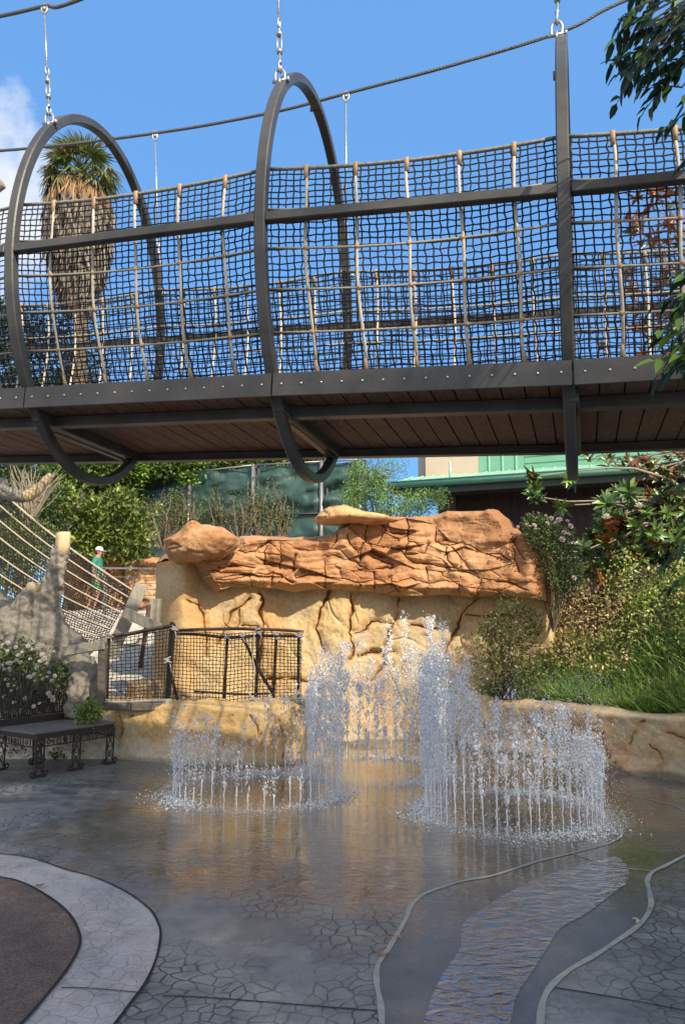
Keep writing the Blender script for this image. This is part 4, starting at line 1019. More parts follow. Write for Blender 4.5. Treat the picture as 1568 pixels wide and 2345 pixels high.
def ring(cu, cv, rad, n, hfun, label, group, seed, dens, foam_label, foam_n):
    c = gp(cu, cv); rs = np.random.RandomState(seed)
    for k in range(n):
        a = 2 * math.pi * (k + .3 * rs.rand()) / n; x = c.x + rad * math.cos(a); y = c.y + rad * math.sin(a)
        h = hfun(math.cos(a), math.sin(a)) * (rs.uniform(.62, 1.12) + .12 * math.sin(a * 4 + seed))
        V, Fq = jet_mesh(h, rs, dens); o = np_mesh('water_jet', V + [x, y, 0.006], Fq, M['spray']); tag(o, label, 'water jet', group)
    n = foam_n; a = rs.rand(n) * 6.283; d = rad + rs.randn(n) * .13 * rs.rand(n) ** .5 + .06 * np.abs(rs.randn(n)); am = .75 + .5 * np.sin(a * 3 + seed)
    P = np.stack([c.x + d * np.cos(a), c.y + d * np.sin(a), np.abs(rs.randn(n)) * .018 + .004], 1)
    r = rs.gamma(1.8, .0013, n) * am.clip(.4, 1.3) + .0014; V, Fq = drops(P, r, rs.uniform(.3, 1.0, n), rs)
    o = np_mesh('splash', V, Fq, M['spray']); tag(o, foam_label, 'splash', None, 'stuff')
ring(590, 1812, .80, 44, lambda x, y: .74 + .95 * max(0, x - .3) + .1 * y - .1 * (1 - abs(x)), 'thin water jet of the left fountain ring, in front of the cream wall', 'jets of the left fountain ring', 3, 85, 'white splash water round the left fountain ring', 7000)
ring(862, 1764, .76, 50, lambda x, y: 1.36 + .22 * x * (x > 0) - .16 * (x < -.4), 'tall water jet of the middle fountain ring, before the yellow rock wall', 'jets of the middle fountain ring', 4, 200, 'white splash water under the middle fountain ring', 9000)
ring(1172, 1862, .74, 54, lambda x, y: 1.00 - .32 * x + .10 * y * (x < 0), 'white water jet of the right fountain ring, nearest the right low wall', 'jets of the right fountain ring', 5, 200, 'white splash water round the right fountain ring', 9000)

rs = np.random.RandomState(8); n = 26000; c1, c2, c3 = gp(590, 1812), gp(862, 1764), gp(1172, 1862); pick = rs.choice(3, n, p=[.22, .36, .42]); cc = np.array([c1, c2, c3])[pick]; ra = np.array([.8, .76, .74])[pick]; a = rs.rand(n) * 6.283; d = ra + rs.randn(n) * .11
V, Fq = drops(np.stack([cc[:, 0] + d * np.cos(a), cc[:, 1] + d * np.sin(a), (rs.rand(n) ** 1.2) * np.array([1.0, 1.5, 1.2])[pick]], 1), rs.uniform(.0009, .0024, n), rs.uniform(.8, 2.5, n), rs)
tag(np_mesh('spray_mist', V, Fq, M['spray']), 'fine drops of spray drifting between the fountain rings', 'spray', None, 'stuff')

# ------------------------------------------------------------------ bench
BA = gp(90, 1780); BA = Vector((-3.24, 8.12, 0)); BB = Vector((-2.68, 8.98, 0)); ex = (BB - BA).normalized(); ey = Vector((-ex.y, ex.x, 0)); BL = (BB - BA).length; BD = .70
bench = empty('bench', tuple(BA + ex * BL / 2 + ey * BD / 2), 'ornate dark iron bench with grey slatted seat, below the white roses', 'bench')
RM = Matrix((ex, ey, Vector((0, 0, 1)))).transposed()
bp_ = lambda a, d, z: BA + ex * a + ey * d + Vector((0, 0, z))
sm = MB()
for k in range(6):
    d0 = k * BD / 6
    sm.box(bp_(BL / 2, d0 + BD / 12, .455), (BL + .06, BD / 6 - .008, .028), RM, .004)
sm.build('seat', M['benchwood'], bench)
fr = MB()
for d in (.02, BD - .02): fr.box(bp_(BL / 2, d, .415), (BL, .035, .045), RM, .003)
for a in (.02, BL - .02): fr.box(bp_(a, BD / 2, .415), (.035, BD - .06, .045), RM, .003)
fr.build('seat_frame', M['iron'], bench)
ap = MB()
def fret(P0, P1, z0, z1, n):
    for z in (z0, z1): ap.bar(P0 + Vector((0, 0, z)), P1 + Vector((0, 0, z)), .012, .014)
    for k in range(n + 1):
        f = k / n; p = P0.lerp(P1, f)
        if k % 5 < 3: ap.bar(p + Vector((0, 0, z0)), p + Vector((0, 0, z1)), .009, .009)
        elif k % 5 == 3:
            q = P0.lerp(P1, min(1, (k + 1) / n)); ap.bar(p + Vector((0, 0, z0 + .03)), q + Vector((0, 0, z0 + .03)), .009, .009); ap.bar(p + Vector((0, 0, z0 + .055)), q + Vector((0, 0, z0 + .055)), .009, .009)
            d = (q - p).normalized(); ap.torus((p + q) / 2 + Vector((0, 0, (z0 + z1) / 2)), d, (0, 0, 1), .02, .026, .005, 10, 4)
fret(bp_(0, .0, 0), bp_(BL, .0, 0), .31, .395, 24); fret(bp_(0, .02, 0), bp_(0, BD, 0), .31, .395, 16); fret(bp_(BL, .02, 0), bp_(BL, BD, 0), .31, .395, 16)
ap.build('apron', M['iron'], bench)
def leg(a, d):
    m_ = MB(); w = .10; x0 = a - w / 2
    for q in (0, 1): m_.bar(bp_(x0 + q * w, d, .03), bp_(x0 + q * w, d, .40), .014, .016)
    m_.bar(bp_(x0, d, .40), bp_(x0 + w, d, .40), .014, .016)
    for s_ in (-1, 1):
        pts = [bp_(a + s_ * .035 * math.cos(t * 7), d, .04 + .35 * t) for t in np.linspace(0, 1, 16)]; m_.tube(pts, .0055, 5)
    for z in (.1, .2, .3): m_.torus(bp_(a, d, z + .02), ex, (0, 0, 1), .026, .034, .005, 10, 4)
    m_.box(bp_(a, d, .012), (w + .06, .05, .024), RM, .004)
    for s_ in (-1, 1): m_.torus(bp_(a + s_ * (w / 2 + .035), d, .035), ex, (0, 0, 1), .022, .022, .009, 12, 5)
    return m_
for a, d in ((.05, 0), (BL / 2, 0), (BL - .05, 0), (.05, BD), (BL / 2, BD), (BL - .05, BD)): leg(a, d).build('leg', M['iron'], bench)
MB().box(bp_(BL / 2 - .05, BD + .01, .50), (BL + .1, .03, .09), RM, .004).build('back_board', M['iron'], bench)
bk = MB(); rb = random.Random(4)
def reed(a, h, bend, w=.007):
    pts = []
    for k in range(9):
        t = k / 8; pts.append(bp_(a + bend * t * t * .12 + .012 * math.sin(t * 6 + a * 20), BD + .02 + .05 * t, .55 + h * t))
    bk.tube(pts, [w, w, w, w, w, w * 1.1, w * 1.6, w * 1.5, w * .3], 5)
    if rb.random() < .8:
        p = pts[rb.randint(4, 7)]; s_ = rb.choice((-1, 1)); q = p + ex * s_ * .05 + Vector((0, 0, .09)); bk.tube([p, p.lerp(q, .5) + ex * s_ * .02, q], [.003, .011, .001], 4)
for k in range(46):
    a = -.35 + (BL + .42) * k / 45; env = .42 + .16 * math.sin(a * 7.5) + .06 * math.sin(a * 23)
    reed(a, env * rb.uniform(.7, 1.12), rb.uniform(-1, 1))
for k in range(12):
    a = -.3 + (BL + .36) * k / 11
    for s_ in (-1, 1):
        pts = [bp_(a + s_ * .045 * math.sin(t * math.pi) , BD + .02 + .03 * t, .56 + .34 * t) for t in np.linspace(0, 1, 9)]; bk.tube(pts, .005, 5)
    bk.torus(bp_(a, BD + .02, .61), ex, (0, 0, 1), .022, .03, .005, 10, 4); bk.torus(bp_(a + .05, BD + .035, .72), ex, (0, 0, 1), .018, .026, .005, 10, 4)
for z in (.56, .66): bk.bar(bp_(-.33, BD + .02, z), bp_(BL + .05, BD + .02, z), .008, .012)
for s_, a in ((-1, -.33), (1, BL + .04)): bk.tube(smooth_line([bp_(a, BD + .02, .5), bp_(a + s_ * .02, BD + .02, .75), bp_(a + s_ * -.03, BD + .04, .95), bp_(a + s_ * .0, BD + .05, 1.08)], 5), .009, 6)
bk.build('backrest', M['iron'], bench, True)

# ------------------------------------------------------------------ rope net fence on the low wall
FY = lambda u: float(np.interp(u, [230, 390, 520, 600, 700], [9.08, 9.20, 9.28, 9.25, 9.12]))
fp = lambda u, v, dy=0: at(u, v, FY(u) + dy)
fence = empty('net_fence', tuple(fp(460, 1615)), 'black rope net fence with rusty pipe posts and white lashings along the cream wall', 'fence')
for pts, r in (([(247, 1470), (249, 1452), (245, 1603)], .022), ([(394, 1424), (388, 1500), (383, 1605)], .026), ([(521, 1452), (517, 1530), (513, 1600)], .018), ([(592, 1434), (589, 1520), (586, 1602)], .022), ([(633, 1452), (629, 1530), (625, 1600)], .020), ([(684, 1450), (683, 1600)], .020)):
    MB().tube([fp(*p) for p in (pts[-2:] if pts[0][0] == 247 else pts)], r, 8).build('post', M['pipe'], fence, True)
MB().tube([fp(387, 1523, -.02), fp(396, 1560, -.02), fp(407, 1606, -.02)], .018, 8).build('brace', M['pipe'], fence, True)
MB().tube([fp(554, 1456, .03), fp(590, 1530, .03), fp(627, 1592, .03)], .020, 8).build('brace', M['pipe'], fence, True)
for pts, r in (([(258, 1457), (300, 1451), (350, 1441), (402, 1432)], .024), ([(404, 1444), (440, 1442), (476, 1441), (540, 1440), (601, 1441), (650, 1443), (694, 1447)], .019), ([(404, 1452), (440, 1452), (476, 1455), (520, 1460), (560, 1458), (601, 1456), (692, 1457)], .019), ([(445, 1583), (500, 1587), (560, 1590), (617, 1588)], .014)):
    MB().tube(smooth_line([fp(*p) for p in pts], 4), r, 8).build('rail', M['pipe'], fence, True)
MB().tube(smooth_line([fp(232, 1608, -.03), fp(300, 1607, -.03), fp(382, 1604, -.04), fp(440, 1612, -.04), fp(508, 1614, -.04), fp(560, 1606, -.04), fp(601, 1603, -.03), fp(695, 1599, -.03)], 5), .017, 8).build('bottom_rope', M['ropegrey'], fence, True)
tu = [250, 300, 350, 394, 402, 440, 476, 520, 560, 601, 650, 690]; tv = [1458, 1451, 1441, 1434, 1446, 1446, 1448, 1452, 1449, 1447, 1450, 1452]; bu = [244, 300, 350, 383, 390, 440, 476, 513, 560, 601, 650, 690]; bv = [1608, 1607, 1605, 1604, 1605, 1612, 1613, 1614, 1606, 1603, 1601, 1599]
def fence_fn(s, t):
    out = np.zeros(s.shape + (3,))
    for i in range(s.shape[0]):
        for j in range(s.shape[1]):
            ss = s[i, j] * 11; a = at(float(np.interp(ss, range(12), tu)), float(np.interp(ss, range(12), tv)), 1); 
            u0 = float(np.interp(ss, range(12), tu)); u1 = float(np.interp(ss, range(12), bu)); y = FY(u0) - .035 - .03 * math.sin(t[i, j] * math.pi)
            p0 = at(u1, float(np.interp(ss, range(12), bv)), y); p1 = at(u0, float(np.interp(ss, range(12), tv)), y); out[i, j] = p0.lerp(p1, t[i, j])
    return out
V, Fq = net_panel(fence_fn, 56, 20, .0044, rsn, .14, .08); np_mesh('net', V, Fq, M['net'], fence)
for (u, v, s_) in ((398, 1440, 1), (386, 1512, 1.2), (521, 1456, .8), (554, 1456, .7), (592, 1445, .8), (633, 1457, .9), (685, 1454, .8), (240, 1607, 1), (383, 1608, 1), (410, 1612, 1), (592, 1604, .9), (622, 1600, .7), (252, 1456, .9)):
    l = MB(); c = fp(u, v, -.03)
    for k in range(5):
        a = rb.uniform(-.5, .5); l.torus(c + Vector((rb.uniform(-.02, .02), 0, rb.uniform(-.035, .035))), (math.cos(a), .15, math.sin(a)), (0, 1, 0), .036 * s_, .034 * s_, .0085, 12, 5)
    l.tube([c, c + Vector((.03, -.03, -.05)), c + Vector((.05, -.03, -.12 * s_))], .007, 5); l.build('lashing', M['lash'], fence, True)
MB().tube(smooth_line([fp(583, 1446, -.08), fp(578, 1500, -.08), fp(584, 1545, -.08), (fp(566, 1572, -.08)), fp(572, 1590, -.08), fp(585, 1604, -.08)], 6), .008, 6).build('dangling_rope', M['lash'], fence, True)
ks = empty('kerb_stones', tuple(fp(470, 1625)), 'rough dark stones laid along the foot of the net fence', 'stone edging'); 
for a, b_, h in ((236, 300, .05), (302, 372, .06), (374, 430, .05), (432, 515, .035), (517, 600, .03), (602, 735, .045)):
    MB().bar(at(a, 1618, FY(a) - .02), at(b_, 1618 - (b_ > 600) * 8, FY(b_) - .02), .14, h * 1.6, bev=.012).build('stone', M['blockdark'], ks)

# ------------------------------------------------------------------ weathered boards and posts at the ramp foot
def board(name, a, b_, w, h, label, cat='wooden beam', group=None, m_='board', up=(0, -1, 0)):
    o = MB().bar(a, b_, w, h, up=up, bev=.008).build(name, M[m_]); tag(o, label, cat, group); return o
board('wooden_plank', at(326, 1338, 9.75), at(252, 1505, 9.62), .17, .06, 'grey leaning plank, steepest of the crossed boards at the net ramp', up=(.3, -.95, 0))
board('wooden_plank', at(284, 1402, 9.50), at(368, 1440, 9.50), .13, .075, 'grey board lying slantwise across the leaning plank above the net fence')
board('wooden_post', at(357, 1371, 10.0), at(350, 1450, 10.0), .14, .12, 'square grey post right of the crossed boards', 'post')
board('wooden_plank', at(150, 1492, 9.05), at(243, 1476, 9.0), .12, .11, 'short grey beam pointing from the white roses to the net fence', up=(0, 0, 1))
board('wooden_post', at(237, 1470, 9.02), at(233, 1607, 9.02), .09, .10, 'dark shaded timber post at the left end of the net fence', 'post', m_='blockdark')  # the post's shaded side is put into its dark colour
o = MB().tube([at(342, 1385, 9.95), at(330, 1470, 9.9), at(322, 1530, 9.85)], .03, 8).build('pipe', M['pipe'], None, True); tag(o, 'dark slanting pipe between the leaning plank and the square grey post', 'pipe')

# ------------------------------------------------------------------ climbing net ramp
def ramp_pt(s, t):
    """s along the ropes (0 upper left .. 1 lower right), t across (0 top rope .. 1 bottom rope)"""
    a = at(-60 + 0 * t, 1066 + 300 * t, 10.7 - .25 * t); b_ = at(303 - 70 * t, 1351 + 130 * t, 10.25 - .35 * t)
    p = a.lerp(b_, s); p.z -= .10 * math.sin(s * math.pi); return p
ramp = empty('net_ramp', tuple(ramp_pt(.9, .9)), 'sloping climbing net of pale ropes and black mesh beside the grey stump', 'climbing net')
def ramp_fn(s, t):
    out = np.zeros(s.shape + (3,))
    for i in range(s.shape[0]):
        for j in range(s.shape[1]): out[i, j] = ramp_pt(s[i, j], t[i, j])
    return out
V, Fq = net_panel(ramp_fn, 56, 34, .0058, rsn, .3, .2); np_mesh('net', V, Fq, M['net'], ramp)
for k, t_ in enumerate((0, .125, .25, .39, .54, .69, .85, 1.0)):
    MB().tube([ramp_pt(s, t_) - Vector((0, .012, 0)) for s in np.linspace(0, 1, 12)], .0105 if k else .014, 7).build('rope', M['tanrope'], ramp, True)

# ------------------------------------------------------------------ sculpted stump and limbs
def lumpy(name, chains, parent, material, seed, vox=.028, amp=.05):
    m_ = MB()
    for pts, rad in chains:
        P = smooth_line([Vector(p) for p in pts], 4); rr = np.interp(np.linspace(0, 1, len(P)), np.linspace(0, 1, len(rad)), rad); m_.tube(P, rr, 14)
    o = m_.build(name, material, parent, True)
    md = o.modifiers.new('Remesh', 'REMESH'); md.mode = 'VOXEL'; md.voxel_size = vox; md.use_smooth_shade = True
    sm_ = o.modifiers.new('Smooth', 'SMOOTH'); sm_.iterations = 6
    tx = bpy.data.textures.new('bark_relief', 'CLOUDS'); tx.noise_scale = .07; tx.noise_depth = 4
    dm = o.modifiers.new('Displace', 'DISPLACE'); dm.texture = tx; dm.strength = amp; dm.mid_level = .5; dm.texture_coords = 'OBJECT' if 0 else 'LOCAL'
    return o
Y0 = 9.7
stump = empty('tree_stump', (at(100, 1600, Y0).x, Y0, .55), 'big grey sculpted stump with an upright sawn limb beside the net ramp', 'stump')
lumpy('trunk', [([at(150, 1640, Y0), at(135, 1540, Y0), at(112, 1450, Y0), at(108, 1390, Y0), at(126, 1320, Y0), at(141, 1262, Y0)], [.38, .32, .25, .165, .12, .10]),
                ([at(-40, 1700, Y0), at(0, 1580, Y0), at(30, 1480, Y0), at(55, 1400, Y0), at(74, 1352, Y0)], [.5, .40, .28, .16, .11]),
                ([at(70, 1600, Y0 + .1), at(80, 1480, Y0 + .1), at(88, 1440, Y0 + .1)], [.45, .34, .14]),
                ([at(-80, 1330, Y0), at(-20, 1380, Y0), at(25, 1430, Y0 - .1), at(70, 1500, Y0 - .1)], [.20, .20, .20, .26]),
                ([at(100, 1440, Y0), at(150, 1475, Y0), at(205, 1500, Y0)], [.22, .20, .12]),
                ([at(190, 1640, Y0 - .3), at(195, 1560, Y0 - .3), at(180, 1510, Y0 - .2)], [.26, .20, .16])], stump, M['trunkpl'], 3, vox=.022, amp=.13)
c_ = MB(); c_.tube([at(142, 1268, Y0), at(144, 1250, Y0), at(146, 1222, Y0), at(146, 1219, Y0)], [.095, .094, .092, .075], 14); c_.build('sawn_end', M['cutwood'], stump, True)
c_ = MB(); c_.tube([at(76, 1356, Y0), at(78, 1340, Y0), at(79, 1334, Y0)], [.092, .092, .07], 14); c_.build('sawn_end', M['cutwood'], stump, True)
limb = empty('tree_limb', tuple(at(30, 1135, 8.2)), 'grey sculpted branch with a pale sawn tip reaching up over the net ramp', 'branch')
lumpy('bark', [([at(-70, 1120, 8.2), at(0, 1126, 8.2), at(45, 1137, 8.2), at(62, 1137, 8.2)], [.12, .09, .072, .066])], limb, M['trunkpl'], 4, .02, .02)
MB().tube(smooth_line([at(58, 1138, 8.2), at(76, 1130, 8.2), at(95, 1112, 8.2), at(112, 1094, 8.2), at(119, 1086, 8.2)], 4), [.068] * 4 + [.062] * 4 + [.05] * 4 + [.04] * 4 + [.02], 12).build('sawn_tip', M['cutwood'], limb, True)
kn = empty('tree_limb', tuple(at(5, 1120, 8.35)), 'pale grey knobbly branch end at the left edge just under the bridge', 'branch')
lumpy('bark', [([at(-20, 1150, 8.35), at(2, 1120, 8.35), at(8, 1095, 8.35)], [.09, .075, .055])], kn, M['trunkpl'], 5, .02, .03)
kn = empty('tree_limb', tuple(at(-5, 430, 7.4)), 'stubby grey branch end poking in at the left edge before the cloud', 'branch')
lumpy('bark', [([at(-60, 450, 7.4), at(-15, 430, 7.4), at(8, 418, 7.4)], [.09, .075, .06])], kn, M['trunkpl'], 6, .02, .03)

# ------------------------------------------------------------------ handrail, plaque, person
def rail(name, posts, top, cables, y, label, mp_='rail', z1=None):
    t = empty(name, tuple(at(posts[0], 1430, y)), label, 'railing')
    for u in posts: MB().bar(at(u, top(u), y), at(u, 1432, y), .05, .06, up=(0, 1, 0)).build('post', M['rail'], t)
    us = (min(posts) - 190, max(posts) + 18) if z1 is None else z1
    MB().bar(at(us[0], top(us[0]), y), at(us[1], top(us[1]), y), .06, .035).build('handrail', M['rail'], t)
    for k in range(cables):
        d = 20 + k * 14
        MB().tube([at(us[0], top(us[0]) + d, y), at(us[1], top(us[1]) + d, y)], .008, 5).build('cable', M[mp_], t)
    return t
rail('cable_railing', [361, 240], lambda u: 1302 - (361 - u) * .008, 8, 12.6 if 0 else 16.0, 'grey post and cable handrail in front of the sandstone outcrops, behind the net ramp', z1=(215, 392))
pl = empty('plaque', tuple(at(385, 1336, 11.1)), 'pale oval plaque on a dark pointed backing fixed to the yellow pillar', 'plaque')
c0 = at(385, 1336, 11.1)
def disc(c, rx, rz, th, n=28, pointy=0):
    V = []; Fs = []
    for y in (-th, 0):
        for k in range(n):
            a = 2 * math.pi * k / n; e = 1 + pointy * max(0, abs(math.sin(a)) - .72) * 2.2
            V.append(c + Vector((rx * math.cos(a), y, rz * math.sin(a) * e)))
    Fs = [tuple(range(n)), tuple(range(n, 2 * n))[::-1]] + [(k, (k + 1) % n, n + (k + 1) % n, n + k) for k in range(n)]
    return MB().add(V, Fs)
disc(c0, .105, .15, .02, pointy=.9).build('backing', M['black'], pl); disc(c0 - Vector((0, .02, 0)), .095, .13, .015).build('face', M['plaque'], pl)
for z, w in ((.04, .05), (.01, .06), (-.02, .06), (-.05, .04)): MB().box(c0 + Vector((0, -.037, z)), (w * 2, .004, .006)).build('text_line', M['plaqgrey'], pl)

PY = 20.0; PX = at(217, 1400, PY); PZ = PX.z
person = empty('person', (PX.x, PY, PZ), 'man in white cap, teal T-shirt and green shorts walking right beyond the net ramp', 'person')
hs_ = 1.72 / 1.72
def skin_obj(name, verts, edges, rads, material, parent, sub=2, root=0):
    me = bpy.data.meshes.new(name); me.from_pydata([Vector((PX.x, PY, PZ)) + Vector(v) for v in verts], edges, []); me.update()
    o = link(name, me, material, parent, False)
    sk = o.modifiers.new('Skin', 'SKIN'); sk.use_smooth_shade = True
    for i, r in enumerate(rads): o.data.skin_vertices[0].data[i].radius = (r, r) if not isinstance(r, tuple) else r
    o.data.skin_vertices[0].data[root].use_root = True
    ss = o.modifiers.new('Subdivision', 'SUBSURF'); ss.levels = sub; ss.render_levels = sub
    return o
# facing +x and a little away; y = person's left/right
bv_ = [(0, 0, .93), (0, 0, 1.08), (.01, 0, 1.26), (.015, 0, 1.40), (.03, 0, 1.49), (.05, 0, 1.55), (.055, 0, 1.62), (.05, 0, 1.68),
       (.0, -.17, 1.38), (-.03, -.22, 1.12), (.05, -.23, .90), (.07, -.23, .84), (.0, .17, 1.38), (.04, .21, 1.12), (.13, .20, .92), (.16, .19, .86),
       (.02, -.09, .86), (.10, -.10, .50), (.02, -.10, .10), (.0, -.10, .04), (.13, -.10, .03), (-.02, .09, .86), (-.05, .10, .50), (-.22, .10, .15), (-.25, .10, .10), (-.14, .10, .03)]
be_ = [(0, 1), (1, 2), (2, 3), (3, 4), (4, 5), (5, 6), (6, 7), (3, 8), (8, 9), (9, 10), (10, 11), (3, 12), (12, 13), (13, 14), (14, 15), (0, 16), (16, 17), (17, 18), (18, 19), (19, 20), (0, 21), (21, 22), (22, 23), (23, 24), (24, 25)]
br_ = [.13, .125, (.12, .15), (.10, .14), .055, .085, .095, .07, .055, .042, .03, .028, .055, .042, .03, .028, .085, .058, .036, .035, .03, .085, .058, .036, .035, .03]
for (w, s_) in ((11, -1), (15, 1)):     # five fingers and thumb side
    x, y, z = bv_[w]
    b0 = len(bv_); bv_.append((x + .012, y, z - .05)); be_.append((w, b0)); br_.append(.026)
    for f, (dx, L_) in enumerate(((-.028, .060), (-.010, .072), (.010, .068), (.028, .052))):
        i0 = len(bv_); bv_ += [(x + .012 + dx, y + .004 * f, z - .085), (x + .012 + dx * 1.1 + .012, y, z - .085 - L_)]; be_ += [(b0, i0), (i0, i0 + 1)]; br_ += [.009, .008]
    i0 = len(bv_); bv_ += [(x + .048, y - s_ * .015, z - .05), (x + .062, y - s_ * .02, z - .085)]; be_ += [(w, i0), (i0, i0 + 1)]; br_ += [.010, .009]
skin_obj('body', bv_, be_, br_, M['skin'], person)
P0 = Vector((PX.x, PY, PZ))
MB().tube([P0 + Vector((.145, 0, 1.60)), P0 + Vector((.165, 0, 1.565)), P0 + Vector((.150, 0, 1.55))], [.008, .016, .01], 6).build('nose', M['skin'], person, True)
for s_ in (-1, 1):
    MB().ball(tuple(P0 + Vector((.045, s_ * .092, 1.585))), .025, 0, (.8, .35, 1.2)).build('ear', M['skin'], person, True)
    MB().ball(tuple(P0 + Vector((.138, s_ * .035, 1.605))), .011, 0).build('eye', M['hair'], person, True)
MB().box(P0 + Vector((.143, 0, 1.53)), (.008, .05, .008)).build('mouth', M['hair'], person)
hr = MB(); hr.ball(tuple(P0 + Vector((.025, 0, 1.605))), .104, 1, (1, .95, .9)); hr.build('hair', M['hair'], person, True)
cp_ = empty; c_ = MB(); c_.lathe([(.106, 0), (.108, .02), (.100, .06), (.075, .095), (.03, .112), (.002, .115)], 18, None, P0 + Vector((.045, 0, 1.635)))
brim = [P0 + Vector((.045 + .105 * math.cos(a) + (.095 * math.cos(a * .98)), .09 * math.sin(a), 1.640 - .02 * math.cos(a))) for a in np.linspace(-1.35, 1.35, 12)]
c_.add([P0 + Vector((.10, -.09, 1.645)), P0 + Vector((.10, .09, 1.645))] + brim + [b_ - Vector((0, 0, .008)) for b_ in brim], [(i + 2, i + 3, 1 if i > 5 else 0) for i in range(11)] + [(0, 1, 7)] + [(i + 2, i + 14, i + 15, i + 3) for i in range(11)])
c_.build('cap', M['cap'], person, True)
skin_obj('shirt', [(0, 0, .90), (0, 0, 1.08), (.01, 0, 1.26), (.012, 0, 1.39), (.022, 0, 1.455), (.0, -.175, 1.385), (-.02, -.215, 1.20), (.0, .175, 1.385), (.03, .205, 1.20)], [(0, 1), (1, 2), (2, 3), (3, 4), (3, 5), (5, 6), (3, 7), (7, 8)], [(.165, .17), (.16, .165), (.15, .175), (.125, .16), .07, .085, .075, .085, .075], M['shirt'], person)
skin_obj('shorts', [(0, 0, .96), (0, 0, .90), (.03, -.10, .80), (.085, -.105, .54), (-.02, .10, .80), (-.045, .105, .54)], [(0, 1), (1, 2), (2, 3), (1, 4), (4, 5)], [.135, .14, .11, .095, .11, .095], M['shorts'], person)
for x, y, z, a in ((.05, -.10, .04, 0), (-.21, .10, .07, .5)):
    c_ = MB(); c_.tube([P0 + Vector((x - .07, y, z)), P0 + Vector((x, y, z + .005)), P0 + Vector((x + .10, y, z - .01)), P0 + Vector((x + .15, y, z - .015))], [.035, .045, .042, .02], 10); c_.build('shoe', M['shoe'], person, True)
o = MB().box(P0 + Vector((-.20, .02, 1.12)), (.13, .26, .38), None, .05).build('backpack', M['purple'], None); o.name = 'backpack'; tag(o, 'small dark pack on the back of the man in the white cap', 'backpack')

# ------------------------------------------------------------------ windscreen fence and building
def FZ(u): return float(np.interp(u, [200, 303, 823], [28.2, 27.5, 24.5]))
def ftop(u): return float(np.interp(u, [200, 303, 434, 470, 581, 662, 736, 823], [1100, 1095, 1083, 1081, 1066, 1061, 1058, 1053]))
wsf = empty('screen_fence', (at(560, 1400, 26).x, 26, 1.9), 'tall fence covered in wrinkled dark green windscreen cloth behind the rock wall', 'fence')
us = [200, 303, 434, 580, 736, 823]
def ground_z(p): return 1.9
for a, b_ in zip(us[:-1], us[1:]):
    n1, n2 = 60, 60; S_, T_ = np.meshgrid(np.linspace(0, 1, n1), np.linspace(0, 1, n2), indexing='ij'); P0_, P1_ = at(a, ftop(a), FZ(a)), at(b_, ftop(b_), FZ(b_))
    P = np.zeros((n1, n2, 3)); 
    for k in range(3): P[..., k] = P0_[k] * (1 - S_) + P1_[k] * S_
    P[..., 2] = 1.85 + (P[..., 2] - .06 * np.sin(S_ * math.pi) - 1.85) * T_
    Pf = P.reshape(-1, 3); w = fbm(np.stack([Pf[:, 0] * 1.1 + Pf[:, 2] * 1.3, Pf[:, 2] * 3.2 - Pf[:, 0] * .9, Pf[:, 0] * 0], 1), 4, 77) * .15 + fbm(Pf * .7, 2, 78) * .15
    hz = np.minimum(np.abs(T_.ravel() - .66), np.abs(T_.ravel() - .38)); w *= np.clip(hz * 12, .15, 1) * np.clip(np.minimum(S_, 1 - S_).ravel() * 10, .1, 1)
    Pf[:, 1] -= w; i_ = np.arange(n1 - 1)[:, None] * n2; j_ = np.arange(n2 - 1)[None, :]
    np_mesh('screen_panel', Pf, np.stack([i_ + j_, i_ + n2 + j_, i_ + n2 + j_ + 1, i_ + j_ + 1], -1).reshape(-1, 4), M['screen'], wsf)
    for f in (.66, .38, 1.0):
        q0 = Vector((P0_.x, P0_.y - .06, 1.85 + (P0_.z - 1.85) * f)); q1 = Vector((P1_.x, P1_.y - .06, 1.85 + (P1_.z - 1.85) * f)); MB().tube([q0, q1], .035, 6).build('rail', M['black'] if f < 1 else M['rail'], wsf, True)
for u in us[1:]:
    t = at(u, ftop(u) - 3, FZ(u) - .05); MB().tube([Vector((t.x, t.y, 1.8)), t], .07, 8).build('post', M['rail'], wsf, True); MB().tube([Vector((t.x + .2, t.y, 1.8)), Vector((t.x + .2, t.y, t.z - .05))], .05, 8).build('post', M['steel'], wsf, True)

EZ = at(898, 1113, 28).z
def on_eave(u, v, z):      # depth at which the sight line reaches height z
    lo, hi = 10, 60
    for _ in range(40):
        m_ = (lo + hi) / 2
        if at(u, v, m_).z < z: lo = m_
        else: hi = m_
    return at(u, v, lo)
E0 = on_eave(898, 1113, EZ); E1 = on_eave(1500, 1073, EZ); dE = (E1 - E0).normalized(); nE = Vector((-dE.y, dE.x, 0))
if nE.y < 0: nE = -nE
bld = empty('building', (E0.x + 5, E0.y + 3, 1.9), 'zoo building with pale green metal eaves, beige upper wall and dark brown board siding', 'building')
bld['label'] = 'building with pale green metal eaves, beige upper wall and dark brown board siding'
def bq(a, d, z): return E0 + dE * a + nE * d + Vector((0, 0, z - E0.z))
LE = 26.0
def slab(name, c0, c1, th, m_, parent=bld):    # c0,c1: (a,d,z) corners along and across; thin solid
    V = [bq(a, d, z) for (a, d, z) in ((c0[0], c0[1], c0[2]), (c1[0], c0[1], c0[2]), (c1[0], c1[1], c1[2]), (c0[0], c1[1], c1[2]))]
    V += [v - Vector((0, 0, th)) for v in V]
    return MB().add(V, [(0, 1, 2, 3), (7, 6, 5, 4), (0, 4, 5, 1), (1, 5, 6, 2), (2, 6, 7, 3), (3, 7, 4, 0)]).build(name, m_, parent)
roof = slab('roof', (-.1, .02, EZ + .10), (LE, 3.2, EZ + .95), .10, M['greenlight'])
sea = MB()
